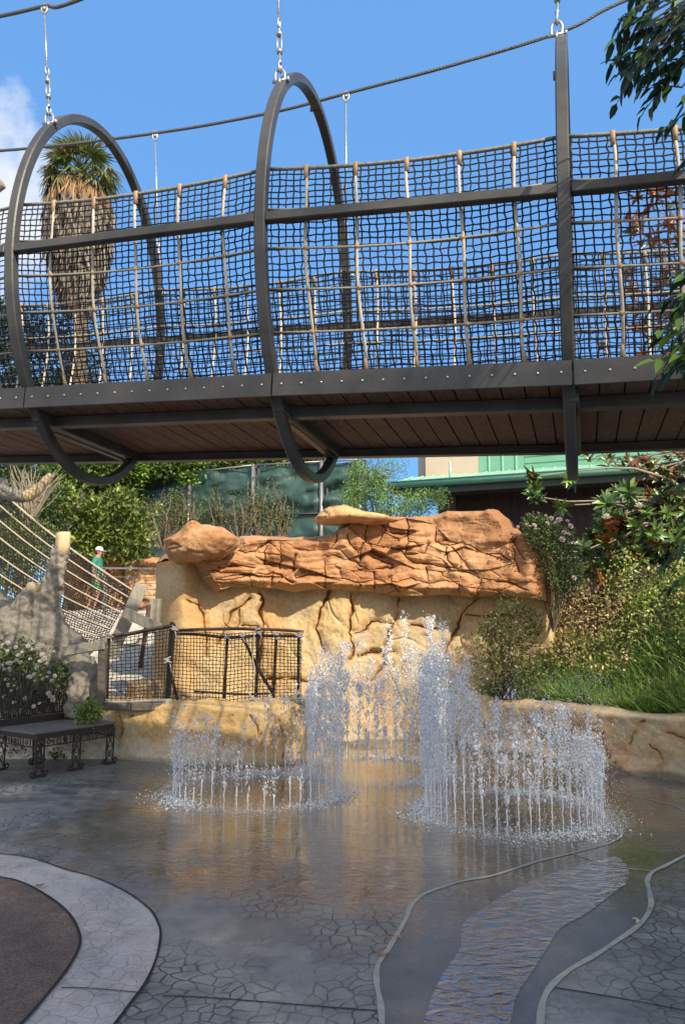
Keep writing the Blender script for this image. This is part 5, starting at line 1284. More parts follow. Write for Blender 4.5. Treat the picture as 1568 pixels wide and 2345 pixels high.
for k in range(int(LE / .45)): sea.bar(bq(k * .45, .04, EZ + .115), bq(k * .45, 3.15, EZ + .955), .03, .05)
sea.build('seams', M['greenlight'], roof)
gt = MB(); n = 9
for k in range(n): pass
gt.tube([bq(-.15, -.05, EZ), bq(LE, -.05, EZ)], .13, 12); gt.bar(bq(-.15, -.16, EZ + .12), bq(LE, -.16, EZ + .12), .03, .05); gt.build('gutter', M['greenmetal'], bld, True)
slab('soffit', (0, .08, EZ - .12), (LE, 2.2, EZ - .12), .05, M['soffit'])
MB().bar(bq(0, .10, EZ - .22), bq(LE, .10, EZ - .22), .05, .28).build('fascia', M['soffit'], bld)
a_of = lambda u: (on_eave(u, 1100, EZ) - E0).dot(dE)
def wall_box(name, a0, a1, d0, d1, z0, z1, m_, parent=bld):
    V = [bq(a, d, z) for z in (z0, z1) for (a, d) in ((a0, d0), (a1, d0), (a1, d1), (a0, d1))]
    return MB().add(V, [(0, 3, 2, 1), (4, 5, 6, 7), (0, 1, 5, 4), (1, 2, 6, 5), (2, 3, 7, 6), (3, 0, 4, 7)]).build(name, m_, parent)
def a_at(u, v, d):      # position along the eave of a sight line meeting the plane d behind it
    lo, hi = 5, 80; P_ = None
    for _ in range(50):
        m_ = (lo + hi) / 2; p = at(u, v, m_)
        if (p - E0).dot(nE) < d: lo = m_
        else: hi = m_
    return (at(u, v, lo) - E0).dot(dE)
wall_box('block_wall', a_at(1002, 1150, 2.0), a_at(1043, 1150, 2.0), 2.0, 5, 1.8, EZ - .17, M['tanblock'])
bw = wall_box('board_wall', a_at(1043, 1150, 2.0) + .01, LE, 2.02, 5.2, 1.8, EZ - .17, M['brownwall'])
bt = MB(); a = a_at(1043, 1150, 2.0) + .1
while a < LE: bt.bar(bq(a, 1.99, 1.9), bq(a, 1.99, EZ - .2), .05, .03, up=tuple(nE)); a += .30
bt.build('battens', M['brownwall'], bw)
ua = a_at(974, 1070, 3.25); ub = a_at(1095, 1070, 3.25); uc = a_at(1200, 1070, 3.25)
wall_box('upper_wall', ua, ub, 3.25, 9, EZ + .7, EZ + 3.4, M['beige']); wall_box('pilaster', ua - .42, ua - .01, 3.6, 9, EZ + .5, EZ + 3.4, M['greywall'])  # narrow box is the wall's left side, its shade put into the colour
g1 = wall_box('seamed_wall', ub + .01, uc, 3.28, 9, EZ + .7, EZ + 3.4, M['greenmetal']); sm_ = MB(); a = ub + .45
while a < uc: sm_.bar(bq(a, 3.25, EZ + .8), bq(a, 3.25, EZ + 3.4), .06, .05, up=tuple(nE)); a += .55
sm_.build('seams', M['greenlight'], g1)
g2 = wall_box('lap_wall', uc + .01, LE, 3.30, 9, EZ + .7, EZ + 3.4, M['greenmetal']); sm_ = MB()
for k in range(9): sm_.bar(bq(uc, 3.28, EZ + .95 + k * .28), bq(LE, 3.28, EZ + .95 + k * .28), .03, .03)
sm_.build('laps', M['greenmetal'], g2)
MB().tube([bq(a_at(1030, 1090, 1.2), 1.2, EZ + .3), bq(a_at(1030, 1090, 1.2), 1.2, EZ + 1.05)], .05, 8).build('vent_pipe', M['greenlight'], bld, True)
t = rail('cable_railing', [1286, 1345], lambda u: 1243, 8, 13.2, 'white cable railing before the dark board wall, half hidden by the magnolia', mp_='whitecable', z1=(1262, 1372))
MB().bar(at(1262, 1243, 13.1), at(1372, 1243, 13.1), .06, .05).build('handrail_cap', M['whitecable'], t)

# ------------------------------------------------------------------ palm
rs = np.random.RandomState(31); YP = 30.0
pz = lambda u, v: at(u, v, YP)
palm = empty('palm_tree', (pz(165, 1400).x, YP, 1.9), 'tall fan palm with a thick skirt of dead fronds, seen through the left hoop', 'palm tree')
base = Vector((pz(165, 1400).x, YP, 1.85)); topc = pz(188, 400)
pts = [base.lerp(topc, t_) + Vector((.15 * math.sin(t_ * 4), 0, 0)) for t_ in np.linspace(0, 1, 40)]
MB().tube(pts, [.34 - .10 * k / 39 + .015 * (k % 2) for k in range(40)], 14).build('trunk', M['palmtrunk'], palm, True)
# skirt
n = 5200; tt = rs.rand(n) ** .9; v_ = 440 + 250 * tt; R_ = np.interp(v_, [430, 470, 560, 640, 692], [1.15, 1.42, 1.35, .95, .42]); ph = rs.rand(n) * 6.283
cx = np.array([pz(183 - (v - 440) * .02, v) for v in v_]); rr = R_ * rs.uniform(.55, 1.05, n)
P = cx + np.stack([rr * np.cos(ph), rr * np.sin(ph), np.zeros(n)], 1)
A = np.stack([np.cos(ph) * .05, np.sin(ph) * .05, -np.ones(n)], 1) + rs.randn(n, 3) * .16; Nn = np.stack([np.cos(ph), np.sin(ph), np.full(n, .2)], 1) + rs.randn(n, 3) * .5
C = pal(n, [(.22, .185, .145), (.29, .25, .20), (.15, .125, .10), (.34, .29, .23)], None, .2, rs)
C = np.where((tt < .12)[:, None], pal(n, [(.36, .21, .10), (.42, .27, .14)], None, .2, rs), C)
leaf_mesh('skirt', P, A, Nn, rs.uniform(.5, 1.0, n), rs.uniform(.06, .12, n), C, M['dry'], palm, droop=.05)
# fans
def fans(name, nf, up0, up1, rad, cols, parent, n_l=20, ln=.85, wd=.055):
    Ps, As, Ns, Ls, Ws, Cs = [], [], [], [], [], []; st = []
    for k in range(nf):
        a = rs.rand() * 6.283; el = rs.uniform(up0, up1); d = np.array([math.cos(a) * math.cos(el), math.sin(a) * math.cos(el), math.sin(el)]); L_ = rad * rs.uniform(.75, 1.05)
        c = np.array(topc) + d * L_ - np.array([0, 0, .12 * L_]); side = np.cross(d, [0, 0, 1]); side /= np.linalg.norm(side); nn = np.cross(side, d)
        st.append(tube_np([topc, Vector(np.array(topc) * .5 + c * .5 + [0, 0, .1]), Vector(c)], .022, 5)[:2]); col = np.array(cols[rs.randint(len(cols))]) * rs.uniform(.7, 1.35)
        for q in range(n_l):
            b_ = (q / (n_l - 1) - .5) * 4.1; ax = d * math.cos(b_) + side * math.sin(b_) - np.array([0, 0, .28]) + rs.randn(3) * .04
            Ps.append(c); As.append(ax); Ns.append(nn + rs.randn(3) * .25); Ls.append(ln * rs.uniform(.75, 1.1)); Ws.append(wd); Cs.append(col * rs.uniform(.85, 1.15))
    leaf_mesh(name, Ps, As, Ns, np.array(Ls), np.array(Ws), np.clip(Cs, 0, 1), M['leaf'], parent, droop=.5, fine=True); return st
st = fans('crown', 60, -.55, 1.3, 1.30, [(.13, .18, .05), (.20, .24, .08), (.08, .12, .04), (.28, .27, .10)], palm, n_l=17, ln=.75, wd=.085); st += fans('dead_fronds', 20, -.9, -.35, 1.3, [(.40, .23, .10), (.32, .19, .09)], palm)
V, Fq = merge(st); np_mesh('stalks', V, Fq, M['leaf'], palm, np.tile([.25, .24, .08], (len(V), 1)))

# ------------------------------------------------------------------ background trees and shrubs
def tree(poly, y, dy, n, r, per, ln, wd, cols, label, seed, name='tree', group=None, base=None, w=None, trunk_r=.14, fine=False, material=None, clvar=.3, cat='tree', nb=10, barkm=None):
    rs = np.random.RandomState(seed); cl = px_clumps(poly, y, dy, n, r, rs)
    base = base or Vector((float(cl[:, 0].mean()), y, 1.9)); t = empty(name, tuple(base), label, cat, group)
    P, A, Nn, Ln, Wd, C = clump_leaves(cl, per, ln, wd, cols, rs, w=w, clvar=clvar)
    leaf_mesh('crown', P, A, Nn, Ln, Wd, C, material or M['leaf'], t, fine=fine)
    mid = Vector(base).lerp(Vector(cl[:, :3].mean(0)), .55); MB().tube(smooth_line([base, Vector(base).lerp(mid, .5) + Vector((.08, 0, 0)), mid], 4), [trunk_r, trunk_r * .95, trunk_r * .9, trunk_r * .85, trunk_r * .8, trunk_r * .78, trunk_r * .75, trunk_r * .7, trunk_r * .65], 8).build('trunk', M['bark'] if barkm is None else barkm, t, True)
    idx = rs.choice(n, min(nb, n), replace=False); branchy(mid, [cl[i] for i in idx], trunk_r * .45, rs, 'branches', barkm or M['bark'], t)
    return t
tree([(-90, 740), (-20, 690), (60, 740), (150, 720), (215, 770), (225, 860), (260, 1000), (300, 1080), (250, 1200), (100, 1250), (-90, 1280)], 33, 1.5, 240, .95, 85, .26, .13, G_DARK, 'dark evergreen tree behind the palm trunk at the left', 41, name='evergreen_tree', trunk_r=.3)
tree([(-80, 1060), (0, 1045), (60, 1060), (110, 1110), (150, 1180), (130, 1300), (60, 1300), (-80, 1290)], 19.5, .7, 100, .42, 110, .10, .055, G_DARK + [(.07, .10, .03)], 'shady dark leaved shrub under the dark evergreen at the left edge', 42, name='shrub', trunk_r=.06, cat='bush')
tree([(100, 1075), (160, 1050), (300, 1050), (480, 1050), (486, 1072), (400, 1088), (330, 1098), (240, 1115), (160, 1120)], 27.0, .5, 150, .38, 90, .17, .10, [(.10, .18, .03), (.16, .25, .04), (.06, .11, .02)], 'bright green ivy spilling over the top of the green screen fence', 43, name='ivy', trunk_r=.08, cat='ivy', base=Vector((at(330, 1400, 27.3).x, 27.9, 1.9)))
tree([(480, 1052), (660, 1046), (740, 1045), (740, 1054), (600, 1064), (480, 1080)], 28.0, .5, 60, .34, 80, .17, .10, G_MID, 'green hedge top showing above the middle of the screen fence', 44, name='hedge', trunk_r=.08, cat='hedge', base=Vector((at(600, 1400, 28.5).x, 28.6, 1.9)))
tree([(420, 1090), (440, 1088), (446, 1110), (432, 1122), (418, 1108)], 26.0, .1, 12, .16, 40, .15, .09, [(.16, .26, .04), (.10, .18, .03)], 'small bright sprig of ivy hanging alone before the screen fence', 45, name='ivy', trunk_r=.03, cat='ivy', nb=3)
mg = [(108, 1140), (150, 1105), (200, 1128), (240, 1150), (290, 1128), (318, 1150), (362, 1165), (352, 1222), (340, 1262), (300, 1285), (240, 1270), (190, 1262), (150, 1235), (128, 1190)]
tree(mg, 21, .9, 210, .30, 26, .19, .085, [(.16, .22, .035), (.24, .28, .05), (.08, .13, .025), (.12, .17, .03)], 'young magnolia tree with yellow green leaves behind the man in the white cap', 46, name='magnolia_tree', trunk_r=.075, base=Vector((at(236, 1400, 21).x, 21, 1.95)), barkm=M['palebark'], nb=26, clvar=.35)
tree([(-60, 1190), (60, 1170), (110, 1200), (130, 1270), (100, 1335), (-60, 1345)], 14.5, .8, 90, .30, 60, .07, .035, G_YEL + G_MID, 'yellow green bush seen through the climbing net ropes at the left', 47, name='bush', trunk_r=.04, cat='bush', base=Vector((at(40, 1400, 14.5).x, 14.5, 1.5)), nb=20)
# pale dead twigs under the bridge at the left
rs = np.random.RandomState(48); ds = empty('dead_shrub', tuple(at(70, 1200, 15)), 'leafless shrub of pale bare twigs beside the pale branch tip', 'dead bush')
branchy(at(68, 1210, 15), [tuple(at(u, v, 15 + rs.uniform(-.3, .3))) for u, v in [(rs.uniform(18, 150), rs.uniform(1058, 1130)) for _ in range(60)]], .018, rs, 'twigs', M['palebark'], ds, sag=.08)
# leggy vines in front of the screen fence
for k, (u0, tops, n, sd) in enumerate(((375, [(352, 1150), (390, 1140), (365, 1170), (410, 1160)], 34, 50), (425, [(400, 1150), (440, 1138), (455, 1165), (415, 1128)], 30, 51), (505, [(470, 1150), (500, 1140), (530, 1160), (488, 1120), (545, 1175)], 34, 52), (548, [(540, 1140), (570, 1135), (590, 1150)], 26, 53), (592, [(580, 1140), (600, 1128), (578, 1110), (615, 1160)], 24, 54), (640, [(620, 1120), (650, 1140), (630, 1160), (662, 1150), (625, 1108)], 20, 55))):
    rs = np.random.RandomState(sd); YV = 14.2 + .25 * (k % 3); t = empty('leggy_shrub', tuple(at(u0, 1320, YV)), None, 'shrub', 'leggy shrubs before the screen fence')
    t['label'] = ['leftmost leggy shrub before the green screen fence, beside the young magnolia', 'leggy shrub just above the jutting orange boulder, densest of its row', 'wide leggy shrub arching right above the low dip of the rock wall', 'leggy shrub fourth from the left before the screen fence', 'upright leggy shrub rising before the fence post, fifth in its row', 'tall bare arching shrub, rightmost before the screen fence'][k]
    tips = [tuple(at(tu + rs.uniform(-14, 14), tv + rs.uniform(-8, 30), YV + rs.uniform(-.3, .3))) for tu, tv in tops for _ in range(5)]
    branchy(at(u0, 1262, YV), tips, .020, rs, 'stems', M['twig'], t, n=8, sag=.16)
    cl = [(*tip, .16) for tip in tips] + [(*tuple(Vector(tip).lerp(at(u0, 1262, YV), rs.uniform(.1, .5)) + Vector((rs.randn() * .08, 0, 0))), .13) for tip in tips for _ in range(2)]
    P, A, Nn, Ln, Wd, C = clump_leaves(np.array(cl), n * .55, .05, .028, G_MID + [(.12, .11, .04), (.20, .17, .06)], rs); leaf_mesh('foliage', P, A, Nn, Ln, Wd, C, M['leaf'], t)
rs = np.random.RandomState(58); fp_ = [(792, 1178), (788, 1110), (800, 1070), (830, 1062), (880, 1085), (900, 1118), (945, 1138), (985, 1128), (1018, 1150), (1008, 1172), (930, 1186), (850, 1190)]
t = tree(fp_, 16.2, .6, 230, .17, 60, .055, .022, [(.20, .34, .09), (.28, .42, .13), (.13, .24, .06)], 'feathery light green bush rising behind the flat slab of the rock wall', 58, name='feathery_bush', trunk_r=.04, cat='bush', nb=30)
cl = np.array([(*tuple(at(u, v, 16.2 + rs.uniform(-.3, .3))), .10) for u, v in [(rs.uniform(805, 930), rs.uniform(1048, 1095)) for _ in range(60)] + [(rs.uniform(985, 1022), rs.uniform(1118, 1150)) for _ in range(14)]])
P, A, Nn, Ln, Wd, C = clump_leaves(cl, 22, .05, .018, [(.20, .34, .09), (.13, .24, .06)], rs); leaf_mesh('sprigs', P, A, Nn, Ln, Wd, C, M['leaf'], t); branchy(at(850, 1120, 16.2), [tuple(c) for c in cl[:40]], .010, rs, 'twigs', M['twig'], t)

# ------------------------------------------------------------------ roses
def blossom(r, cols, rs):
    P = []; A = []; Nn = []
    for ringk, (q, el) in enumerate(((6, .25), (5, .8), (4, 1.25))):
        for k in range(q):
            a = 6.283 * (k + .5 * ringk) / q; P.append((0, 0, 0)); A.append((math.cos(a) * math.cos(el), math.sin(a) * math.cos(el), math.sin(el))); Nn.append((-math.cos(a) * math.sin(el), -math.sin(a) * math.sin(el), math.cos(el)))
    n = len(P); return P, A, Nn, np.full(n, r), np.full(n, r * .95), pal(n, cols, None, .06, rs)
def add_blossoms(parent, pts, r, cols, seed):
    rs = np.random.RandomState(seed); first = []
    for k, p in enumerate(pts):
        off = root_of(parent)
        if len(first) < 4:
            P, A, Nn, Ln, Wd, C = blossom(r * rs.uniform(.8, 1.2), cols, rs); o = leaf_mesh('flower', np.array(P) + np.array(off), A, Nn, Ln, Wd, C, M['petal'], parent, fine=True, droop=-.15, fold=.1, smooth=True); first.append(o)
        else: o = first[rs.randint(4)].copy(); COL.objects.link(o)
        o.location = Vector(p) - off; o.rotation_euler = (rs.uniform(.2, 1.3), rs.uniform(-.5, .5), rs.uniform(-.6, .6)); s_ = rs.uniform(.7, 1.15); o.scale = (s_, s_, s_)
rs = np.random.RandomState(60)
rp = [(-60, 1475), (20, 1465), (70, 1475), (120, 1500), (150, 1535), (130, 1580), (110, 1620), (60, 1660), (40, 1700), (-60, 1740)]
cl = px_clumps(rp, 9.32, .16, 130, .12, rs)
t = shrub('rose_bush', (at(40, 1700, 9.3).x, 9.3, 0), cl, 46, .040, .024, [(.07, .12, .03), (.12, .18, .04), (.05, .08, .02), (.20, .23, .06)], 'white flowering rose bush behind the ornate bench at the left', 'rose bush', None, 61, 22, .012)
add_blossoms(t, [tuple(at(u, v, 9.06 + rs.uniform(-.1, .1))) for u, v in [(8, 1478), (20, 1492), (38, 1482), (52, 1496), (66, 1480), (84, 1488), (98, 1500), (92, 1516), (108, 1522), (86, 1530), (112, 1542), (70, 1510), (40, 1512), (24, 1520), (10, 1535), (60, 1540), (36, 1556), (16, 1560), (80, 1560), (44, 1580), (100, 1556), (6, 1600), (120, 1560), (34, 1610), (112, 1588), (60, 1600), (5, 1700), (122, 1602), (-20, 1500), (-15, 1560)]] + [tuple(at(u, v, 8.62)) for u, v in ((108, 1552), (67, 1553), (92, 1612), (78, 1618), (118, 1674))] + [tuple(at(rs.uniform(-20, 130), rs.uniform(1470, 1600), 9.05)) for _ in range(25)], .036, [(.82, .80, .76), (.78, .74, .66)], 62)
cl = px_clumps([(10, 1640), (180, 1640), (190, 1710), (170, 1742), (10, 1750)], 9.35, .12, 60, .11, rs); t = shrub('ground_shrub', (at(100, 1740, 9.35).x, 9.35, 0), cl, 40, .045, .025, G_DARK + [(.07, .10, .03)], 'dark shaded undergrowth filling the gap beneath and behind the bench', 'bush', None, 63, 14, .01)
cl = px_clumps([(178, 1618), (215, 1598), (238, 1612), (232, 1640), (205, 1668), (182, 1690), (178, 1650)], 8.80, .06, 26, .065, rs); t = shrub('weed', tuple(at(205, 1690, 8.8)), cl, 34, .045, .022, [(.18, .30, .05), (.26, .38, .07), (.11, .19, .03)], 'bright green weed at the corner of the cream wall beside the bench', 'weed', None, 64, 10, .006)
rp = [(1192, 1200), (1215, 1186), (1262, 1190), (1306, 1208), (1312, 1250), (1330, 1300), (1322, 1345), (1285, 1362), (1262, 1330), (1240, 1262), (1205, 1232)]
cl = px_clumps(rp, 9.95, .22, 150, .095, rs); t = shrub('rose_bush', (at(1270, 1380, 10.0).x, 10.15, 1.5), cl, 44, .038, .022, [(.07, .12, .03), (.11, .16, .04), (.045, .075, .02), (.16, .2, .06)], 'pink rose bush growing over the right end of the tall rock wall', 'rose bush', None, 65, 20, .010)
add_blossoms(t, [tuple(at(u, v, 9.68)) for u, v in ((1248, 1182), (1262, 1187), (1252, 1198), (1280, 1192), (1298, 1194), (1206, 1203), (1212, 1206), (1222, 1204), (1290, 1220), (1186, 1207), (1272, 1198), (1304, 1206), (1225, 1212), (1286, 1236), (1313, 1324), (1300, 1224))], .042, [(.74, .52, .56), (.78, .62, .62), (.70, .60, .48)], 66)
vp = [(1092, 1580), (1082, 1480), (1110, 1410), (1150, 1365), (1190, 1372), (1222, 1400), (1240, 1480), (1236, 1590), (1150, 1600)]
cl = px_clumps(vp + [(1260, 1590), (1262, 1380), (1235, 1340)][::-1][:0], 9.7, .28, 190, .13, rs); t = shrub('climbing_rose', (at(1170, 1610, 9.7).x, 9.85, .6), cl, 26, .040, .022, [(.09, .14, .03), (.13, .17, .045), (.06, .09, .025), (.26, .20, .09)], 'sparse dark climbing rose scrambling up the face of the tall rock wall', 'climbing plant', None, 67, 40, .008, sag=.2)
add_blossoms(t, [tuple(at(rs.uniform(1110, 1230), rs.uniform(1395, 1560), 9.4)) for _ in range(12)] , .022, [(.75, .70, .66)], 68)

# ------------------------------------------------------------------ planted slope on the right
rs = np.random.RandomState(70)
n = 26000; X = rs.uniform(1.9, 7.6, n); Y = ry(X) + .38 + rs.rand(n) ** 1.25 * 1.75
Z = zr(X, Y) + .02; U, V = proj(np.stack([X, Y, Z], 1)); keep = (Z > .45) & (U > 1080) & ((rs.rand(n) < sstep(V, 1440, 1520)) | (U > 1440) & (rs.rand(n) < .35)); X, Y, Z, U = X[keep], Y[keep], Z[keep], U[keep]; n = len(X)
lnz = .5 + .5 * noise3(np.stack([X * 2.2, Y * 2.2, X * 0], 1), 71)
A = np.stack([rs.randn(n) * .5 - .1, -np.abs(rs.randn(n)) * .45, np.ones(n)], 1); Nn = np.stack([rs.randn(n), rs.randn(n) - .4, np.full(n, .3)], 1)
C = pal(n, [(.13, .25, .035), (.20, .34, .05), (.32, .44, .11), (.09, .17, .03), (.34, .33, .13)], [.3, .3, .16, .16, .08], .18, rs)
C = np.where((rs.rand(n) < sstep(-U, -1280, -1150) * .5)[:, None], C * [1.2, .8, .8], C)
o = leaf_mesh('grass', np.stack([X, Y, Z], 1), A, Nn, .26 * (.5 + lnz) * rs.uniform(.6, 1.2, n), rs.uniform(.006, .012, n), C, M['leaf'], None, fine=True, droop=.38, fold=.1); tag(o, 'long sunlit green grass hanging over the top of the right low wall', 'grass', None, 'stuff')
def slope_cover(name, sel, n, ln, wd, cols, hgt, label, cat, seed):
    rs = np.random.RandomState(seed); X = rs.uniform(2.0, 8.0, n * 2); Y = ry(X) + .6 + rs.rand(n * 2) * 3.0; Z = zr(X, Y); h = np.abs(.5 + .5 * noise3(np.stack([X * 2.4, Y * 2.4, X * 0], 1), seed)) * hgt
    Z = Z + rs.rand(n * 2) ** .7 * h; U, V = proj(np.stack([X, Y, Z], 1)); k = (Z > .5) & (rs.rand(n * 2) < sel(U, V)); X, Y, Z = X[k][:n], Y[k][:n], Z[k][:n]; m_ = len(X)
    A = rs.randn(m_, 3) + [0, -.2, .4]; Nn = rs.randn(m_, 3) * .6 + [.3, -.4, .8]; C = pal(m_, cols, None, .25, rs) * (.7 + .6 * np.clip(.5 + .5 * noise3(np.stack([X * 5, Y * 5, Z * 5], 1), seed + 1), 0, 1))[:, None]
    o = leaf_mesh(name, np.stack([X, Y, Z], 1), A, Nn, ln * rs.uniform(.5, 1.3, m_), wd * rs.uniform(.6, 1.2, m_), np.clip(C, 0, 1), M['leaf'], None); tag(o, label, cat, None, 'stuff')
slope_cover('dry_ground_cover', lambda u, v: sstep(u, 1180, 1230) * sstep(-u, -1470, -1380) * sstep(-v, -1560, -1470), 24000, .05, .03, [(.48, .34, .18), (.58, .43, .25), (.32, .21, .11), (.20, .20, .07), (.28, .30, .09)], .6, 'dry brown ground cover half way up the slope above the grass', 'ground cover', 73)
slope_cover('green_ground_cover', lambda u, v: sstep(u, 1330, 1440) * sstep(-v, -1520, -1450), 24000, .06, .035, [(.17, .26, .04), (.27, .36, .07), (.38, .42, .11), (.10, .15, .03), (.45, .42, .18)], .7, 'yellow green leafy ground cover at the top right of the slope', 'ground cover', 74)
rs = np.random.RandomState(75); FL = None
for k, (u, v, how) in enumerate(((1385, 1475, 'curled orange leaf in the grass, left of its row'), (1400, 1500, 'orange brown leaf standing upright in the grass'), (1430, 1460, 'pale orange leaf lying on the upper grass'), (1325, 1440, 'small dry leaf between brown cover and grass'), (1500, 1500, 'dry curled leaf in the dark grass at the right'), (1480, 1520, 'brown leaf low in the grass near the wall top'), (1535, 1560, 'lobed dry leaf near the right edge of the grass'), (1340, 1400, 'orange leaf caught in the dry ground cover'), (1525, 1410, 'bright orange leaf high on the leafy slope'), (1460, 1590, 'pale dry leaf just above the wall top'))):
    X, Y = None, None; best = None
    for yy in np.linspace(8.0, 11.5, 200):
        p = at(u, v, yy)
        if p.z < float(zr(np.array([p.x]), np.array([yy]))[0]) + .12: best = p
        elif best is not None: break
    p = best or at(u, v, 9); q = 3; P = np.tile(np.array(p) - [0, .25, 0], (q, 1)); A = rs.randn(q, 3) * [1, .4, .6]; 
    o = leaf_mesh('fallen_leaf', P, A, rs.randn(q, 3) + [0, -1, .5], np.full(q, .10), np.full(q, .055), pal(q, [(.55, .25, .08), (.45, .22, .09)], None, .15, rs), M['dry'], None, fine=True, fold=.35, droop=.3); tag(o, how, 'fallen leaf', 'fallen leaves on the slope')

# ------------------------------------------------------------------ big magnolia at the right
def rosettes(pts, parent, name, rs, cols, ln=.19, wd=.064, per=16, dirb=(-.3, -.5, .5)):
    P, A, Nn, Ln, Wd, C = [], [], [], [], [], []
    for p in pts:
        d = np.array(dirb) + rs.randn(3) * .55; d /= np.linalg.norm(d); s1 = np.cross(d, rs.randn(3)); s1 /= np.linalg.norm(s1); s2 = np.cross(d, s1); cb = rs.uniform(.75, 1.25); q = int(per * rs.uniform(.7, 1.3)); sc = rs.uniform(.75, 1.15)
        for k in range(q):
            a = 6.283 * k / q + rs.randn() * .25; op = rs.uniform(.15, 1.15); r_ = s1 * math.cos(a) + s2 * math.sin(a)
            P.append(np.array(p) + d * rs.uniform(-.03, .05)); A.append(r_ * math.sin(op + .35) + d * math.cos(op + .35)); Nn.append(d * math.sin(op + .35) - r_ * math.cos(op + .35)); Ln.append(ln * sc * rs.uniform(.7, 1.15)); Wd.append(wd * sc * rs.uniform(.8, 1.1)); C.append(np.array(cols[rs.randint(len(cols))]) * cb * rs.uniform(.8, 1.2))
    return leaf_mesh(name, P, A, Nn, np.array(Ln), np.array(Wd), np.clip(C, .004, 1), M['glossleaf'], parent, fine=True, fold=.16, droop=.16)
rs = np.random.RandomState(80); mb = Vector((5.95, 11.3, 1.9)); mag = empty('magnolia_tree', tuple(mb), 'large glossy magnolia with rusty leaf undersides and white blooms at the right', 'magnolia tree')
cA = px_clumps([(1385, 1150), (1420, 1118), (1500, 1120), (1580, 1135), (1600, 1290), (1520, 1300), (1460, 1285), (1440, 1340), (1380, 1350), (1340, 1310), (1335, 1250), (1375, 1200)], 10.9, .45, 230, .1, rs)
cB = px_clumps([(1330, 1040), (1380, 1050), (1600, 1040), (1600, 1110), (1530, 1110), (1440, 1075), (1340, 1065)], 11.2, .35, 46, .1, rs)
cC = px_clumps([(1405, 540), (1400, 500), (1480, 430), (1600, 410), (1600, 860), (1480, 830), (1440, 760), (1450, 680), (1430, 600)], 11.4, .4, 92, .1, rs)
iso = [(*tuple(at(u, v, 10.6)), .1) for u, v in ((1290, 1160), (1228, 1085), (1212, 1098), (1228, 1118), (1222, 1140), (1238, 1146), (1372, 800), (1300, 1100), (1318, 1110))]
col_m = [(.05, .12, .03), (.09, .17, .035), (.05, .09, .03), (.17, .28, .055)]
rosettes([c[:3] for c in cA] + [c[:3] for c in iso], mag, 'foliage', rs, col_m); rosettes([c[:3] for c in cB], mag, 'foliage', rs, col_m + [(.25, .12, .05)], .175, .065, 8, (-.2, -.2, .7)); rosettes([c[:3] for c in cC], mag, 'foliage', rs, [(.06, .09, .03), (.26, .10, .045), (.18, .12, .05), (.10, .12, .05)], .185, .065, 8, (0, .2, .8))
top1 = at(1640, 1180, 11.2); top2 = at(1630, 700, 11.4); MB().tube(smooth_line([mb, mb.lerp(top1, .6) + Vector((.1, 0, 0)), top1, at(1650, 950, 11.3), top2], 5), np.linspace(.14, .05, 21), 10).build('trunk', M['palebark'], mag, True)
branchy(top1, [tuple(c) for c in cA[::2]] + [tuple(iso[0]), tuple(iso[1]), tuple(iso[4])], .030, rs, 'branches', M['palebark'], mag, sag=.08); branchy(top2, [tuple(c) for c in cC[::2]], .024, rs, 'branches', M['palebark'], mag, sag=.1); branchy(at(1650, 1060, 11.3), [tuple(c) for c in cB[::2]], .024, rs, 'branches', M['palebark'], mag, sag=.1)
for (u, v) in ((1463, 1157), (1388, 1183)):
    P, A, Nn, Ln, Wd, C = blossom(.085, [(.85, .82, .68)], rs); o = leaf_mesh('flower', np.array(P) + np.array(at(u, v + 6, 10.2)), A, Nn, Ln, Wd * .8, C, M['petal'], mag, fine=True, droop=-.25, fold=.2, smooth=True)

# ------------------------------------------------------------------ near tree at the right whose twigs hang into view, and unseen crowns added behind the camera to shade the court
rs = np.random.RandomState(90)
nt_ = empty('shade_tree', (4.4, 1.6, 0), 'near dark leaved tree hanging its twigs into the top right corner', 'tree')
def twig_sprays(cents, y, dirs, nleaf, ln, wd, parent, root_pt, lightp=.12):
    P, A, Nn, Ln, Wd, C = [], [], [], [], [], []; st = []
    for (u, v, L_) in cents:
        p0 = at(u, v, y + rs.uniform(-.18, .18)); d = Vector((-.75 + rs.randn() * .35, -.05 + rs.randn() * .3, -.35 + rs.randn() * .35)).normalized(); pts = [p0 + d * (L_ * t) + Vector((0, 0, -.10 * L_ * t * t * 3)) for t in np.linspace(0, 1, 7)]
        st.append(tube_np(pts, np.linspace(.004, .0015, 7), 5)[:2])
        for k in range(nleaf):
            f = (k + .7) / nleaf; i0 = min(5, int(f * 6)); q = pts[i0].lerp(pts[i0 + 1], f * 6 - i0); s_ = 1 if k % 2 else -1
            sd = d.cross(Vector((0, 0, 1))).normalized() * s_; a_ = d * .75 + sd * .75 + Vector((0, 0, -.55)) + Vector(rs.randn(3) * .22)
            P.append(q); A.append(a_); Nn.append(Vector((0, -.2, 1)) + Vector(rs.randn(3) * .35)); Ln.append(ln * rs.uniform(.7, 1.15)); Wd.append(wd * rs.uniform(.8, 1.1)); C.append(np.array((.20, .34, .04) if rs.rand() < lightp else (.018, .050, .022)) * rs.uniform(.8, 1.3))
        far = Vector(root_pt); st.append(tube_np(smooth_line([far, far.lerp(p0, .5) + Vector((0, 0, .12)), p0], 4), np.linspace(.014, .004, 9), 5)[:2])
    leaf_mesh('foliage', P, A, Nn, np.array(Ln), np.array(Wd), np.clip(C, .004, 1), M['darkleaf'], parent, fine=True, fold=.14, droop=.22, smooth=True); V, Fq = merge(st); np_mesh('twigs', V, Fq, M['bark'], parent)
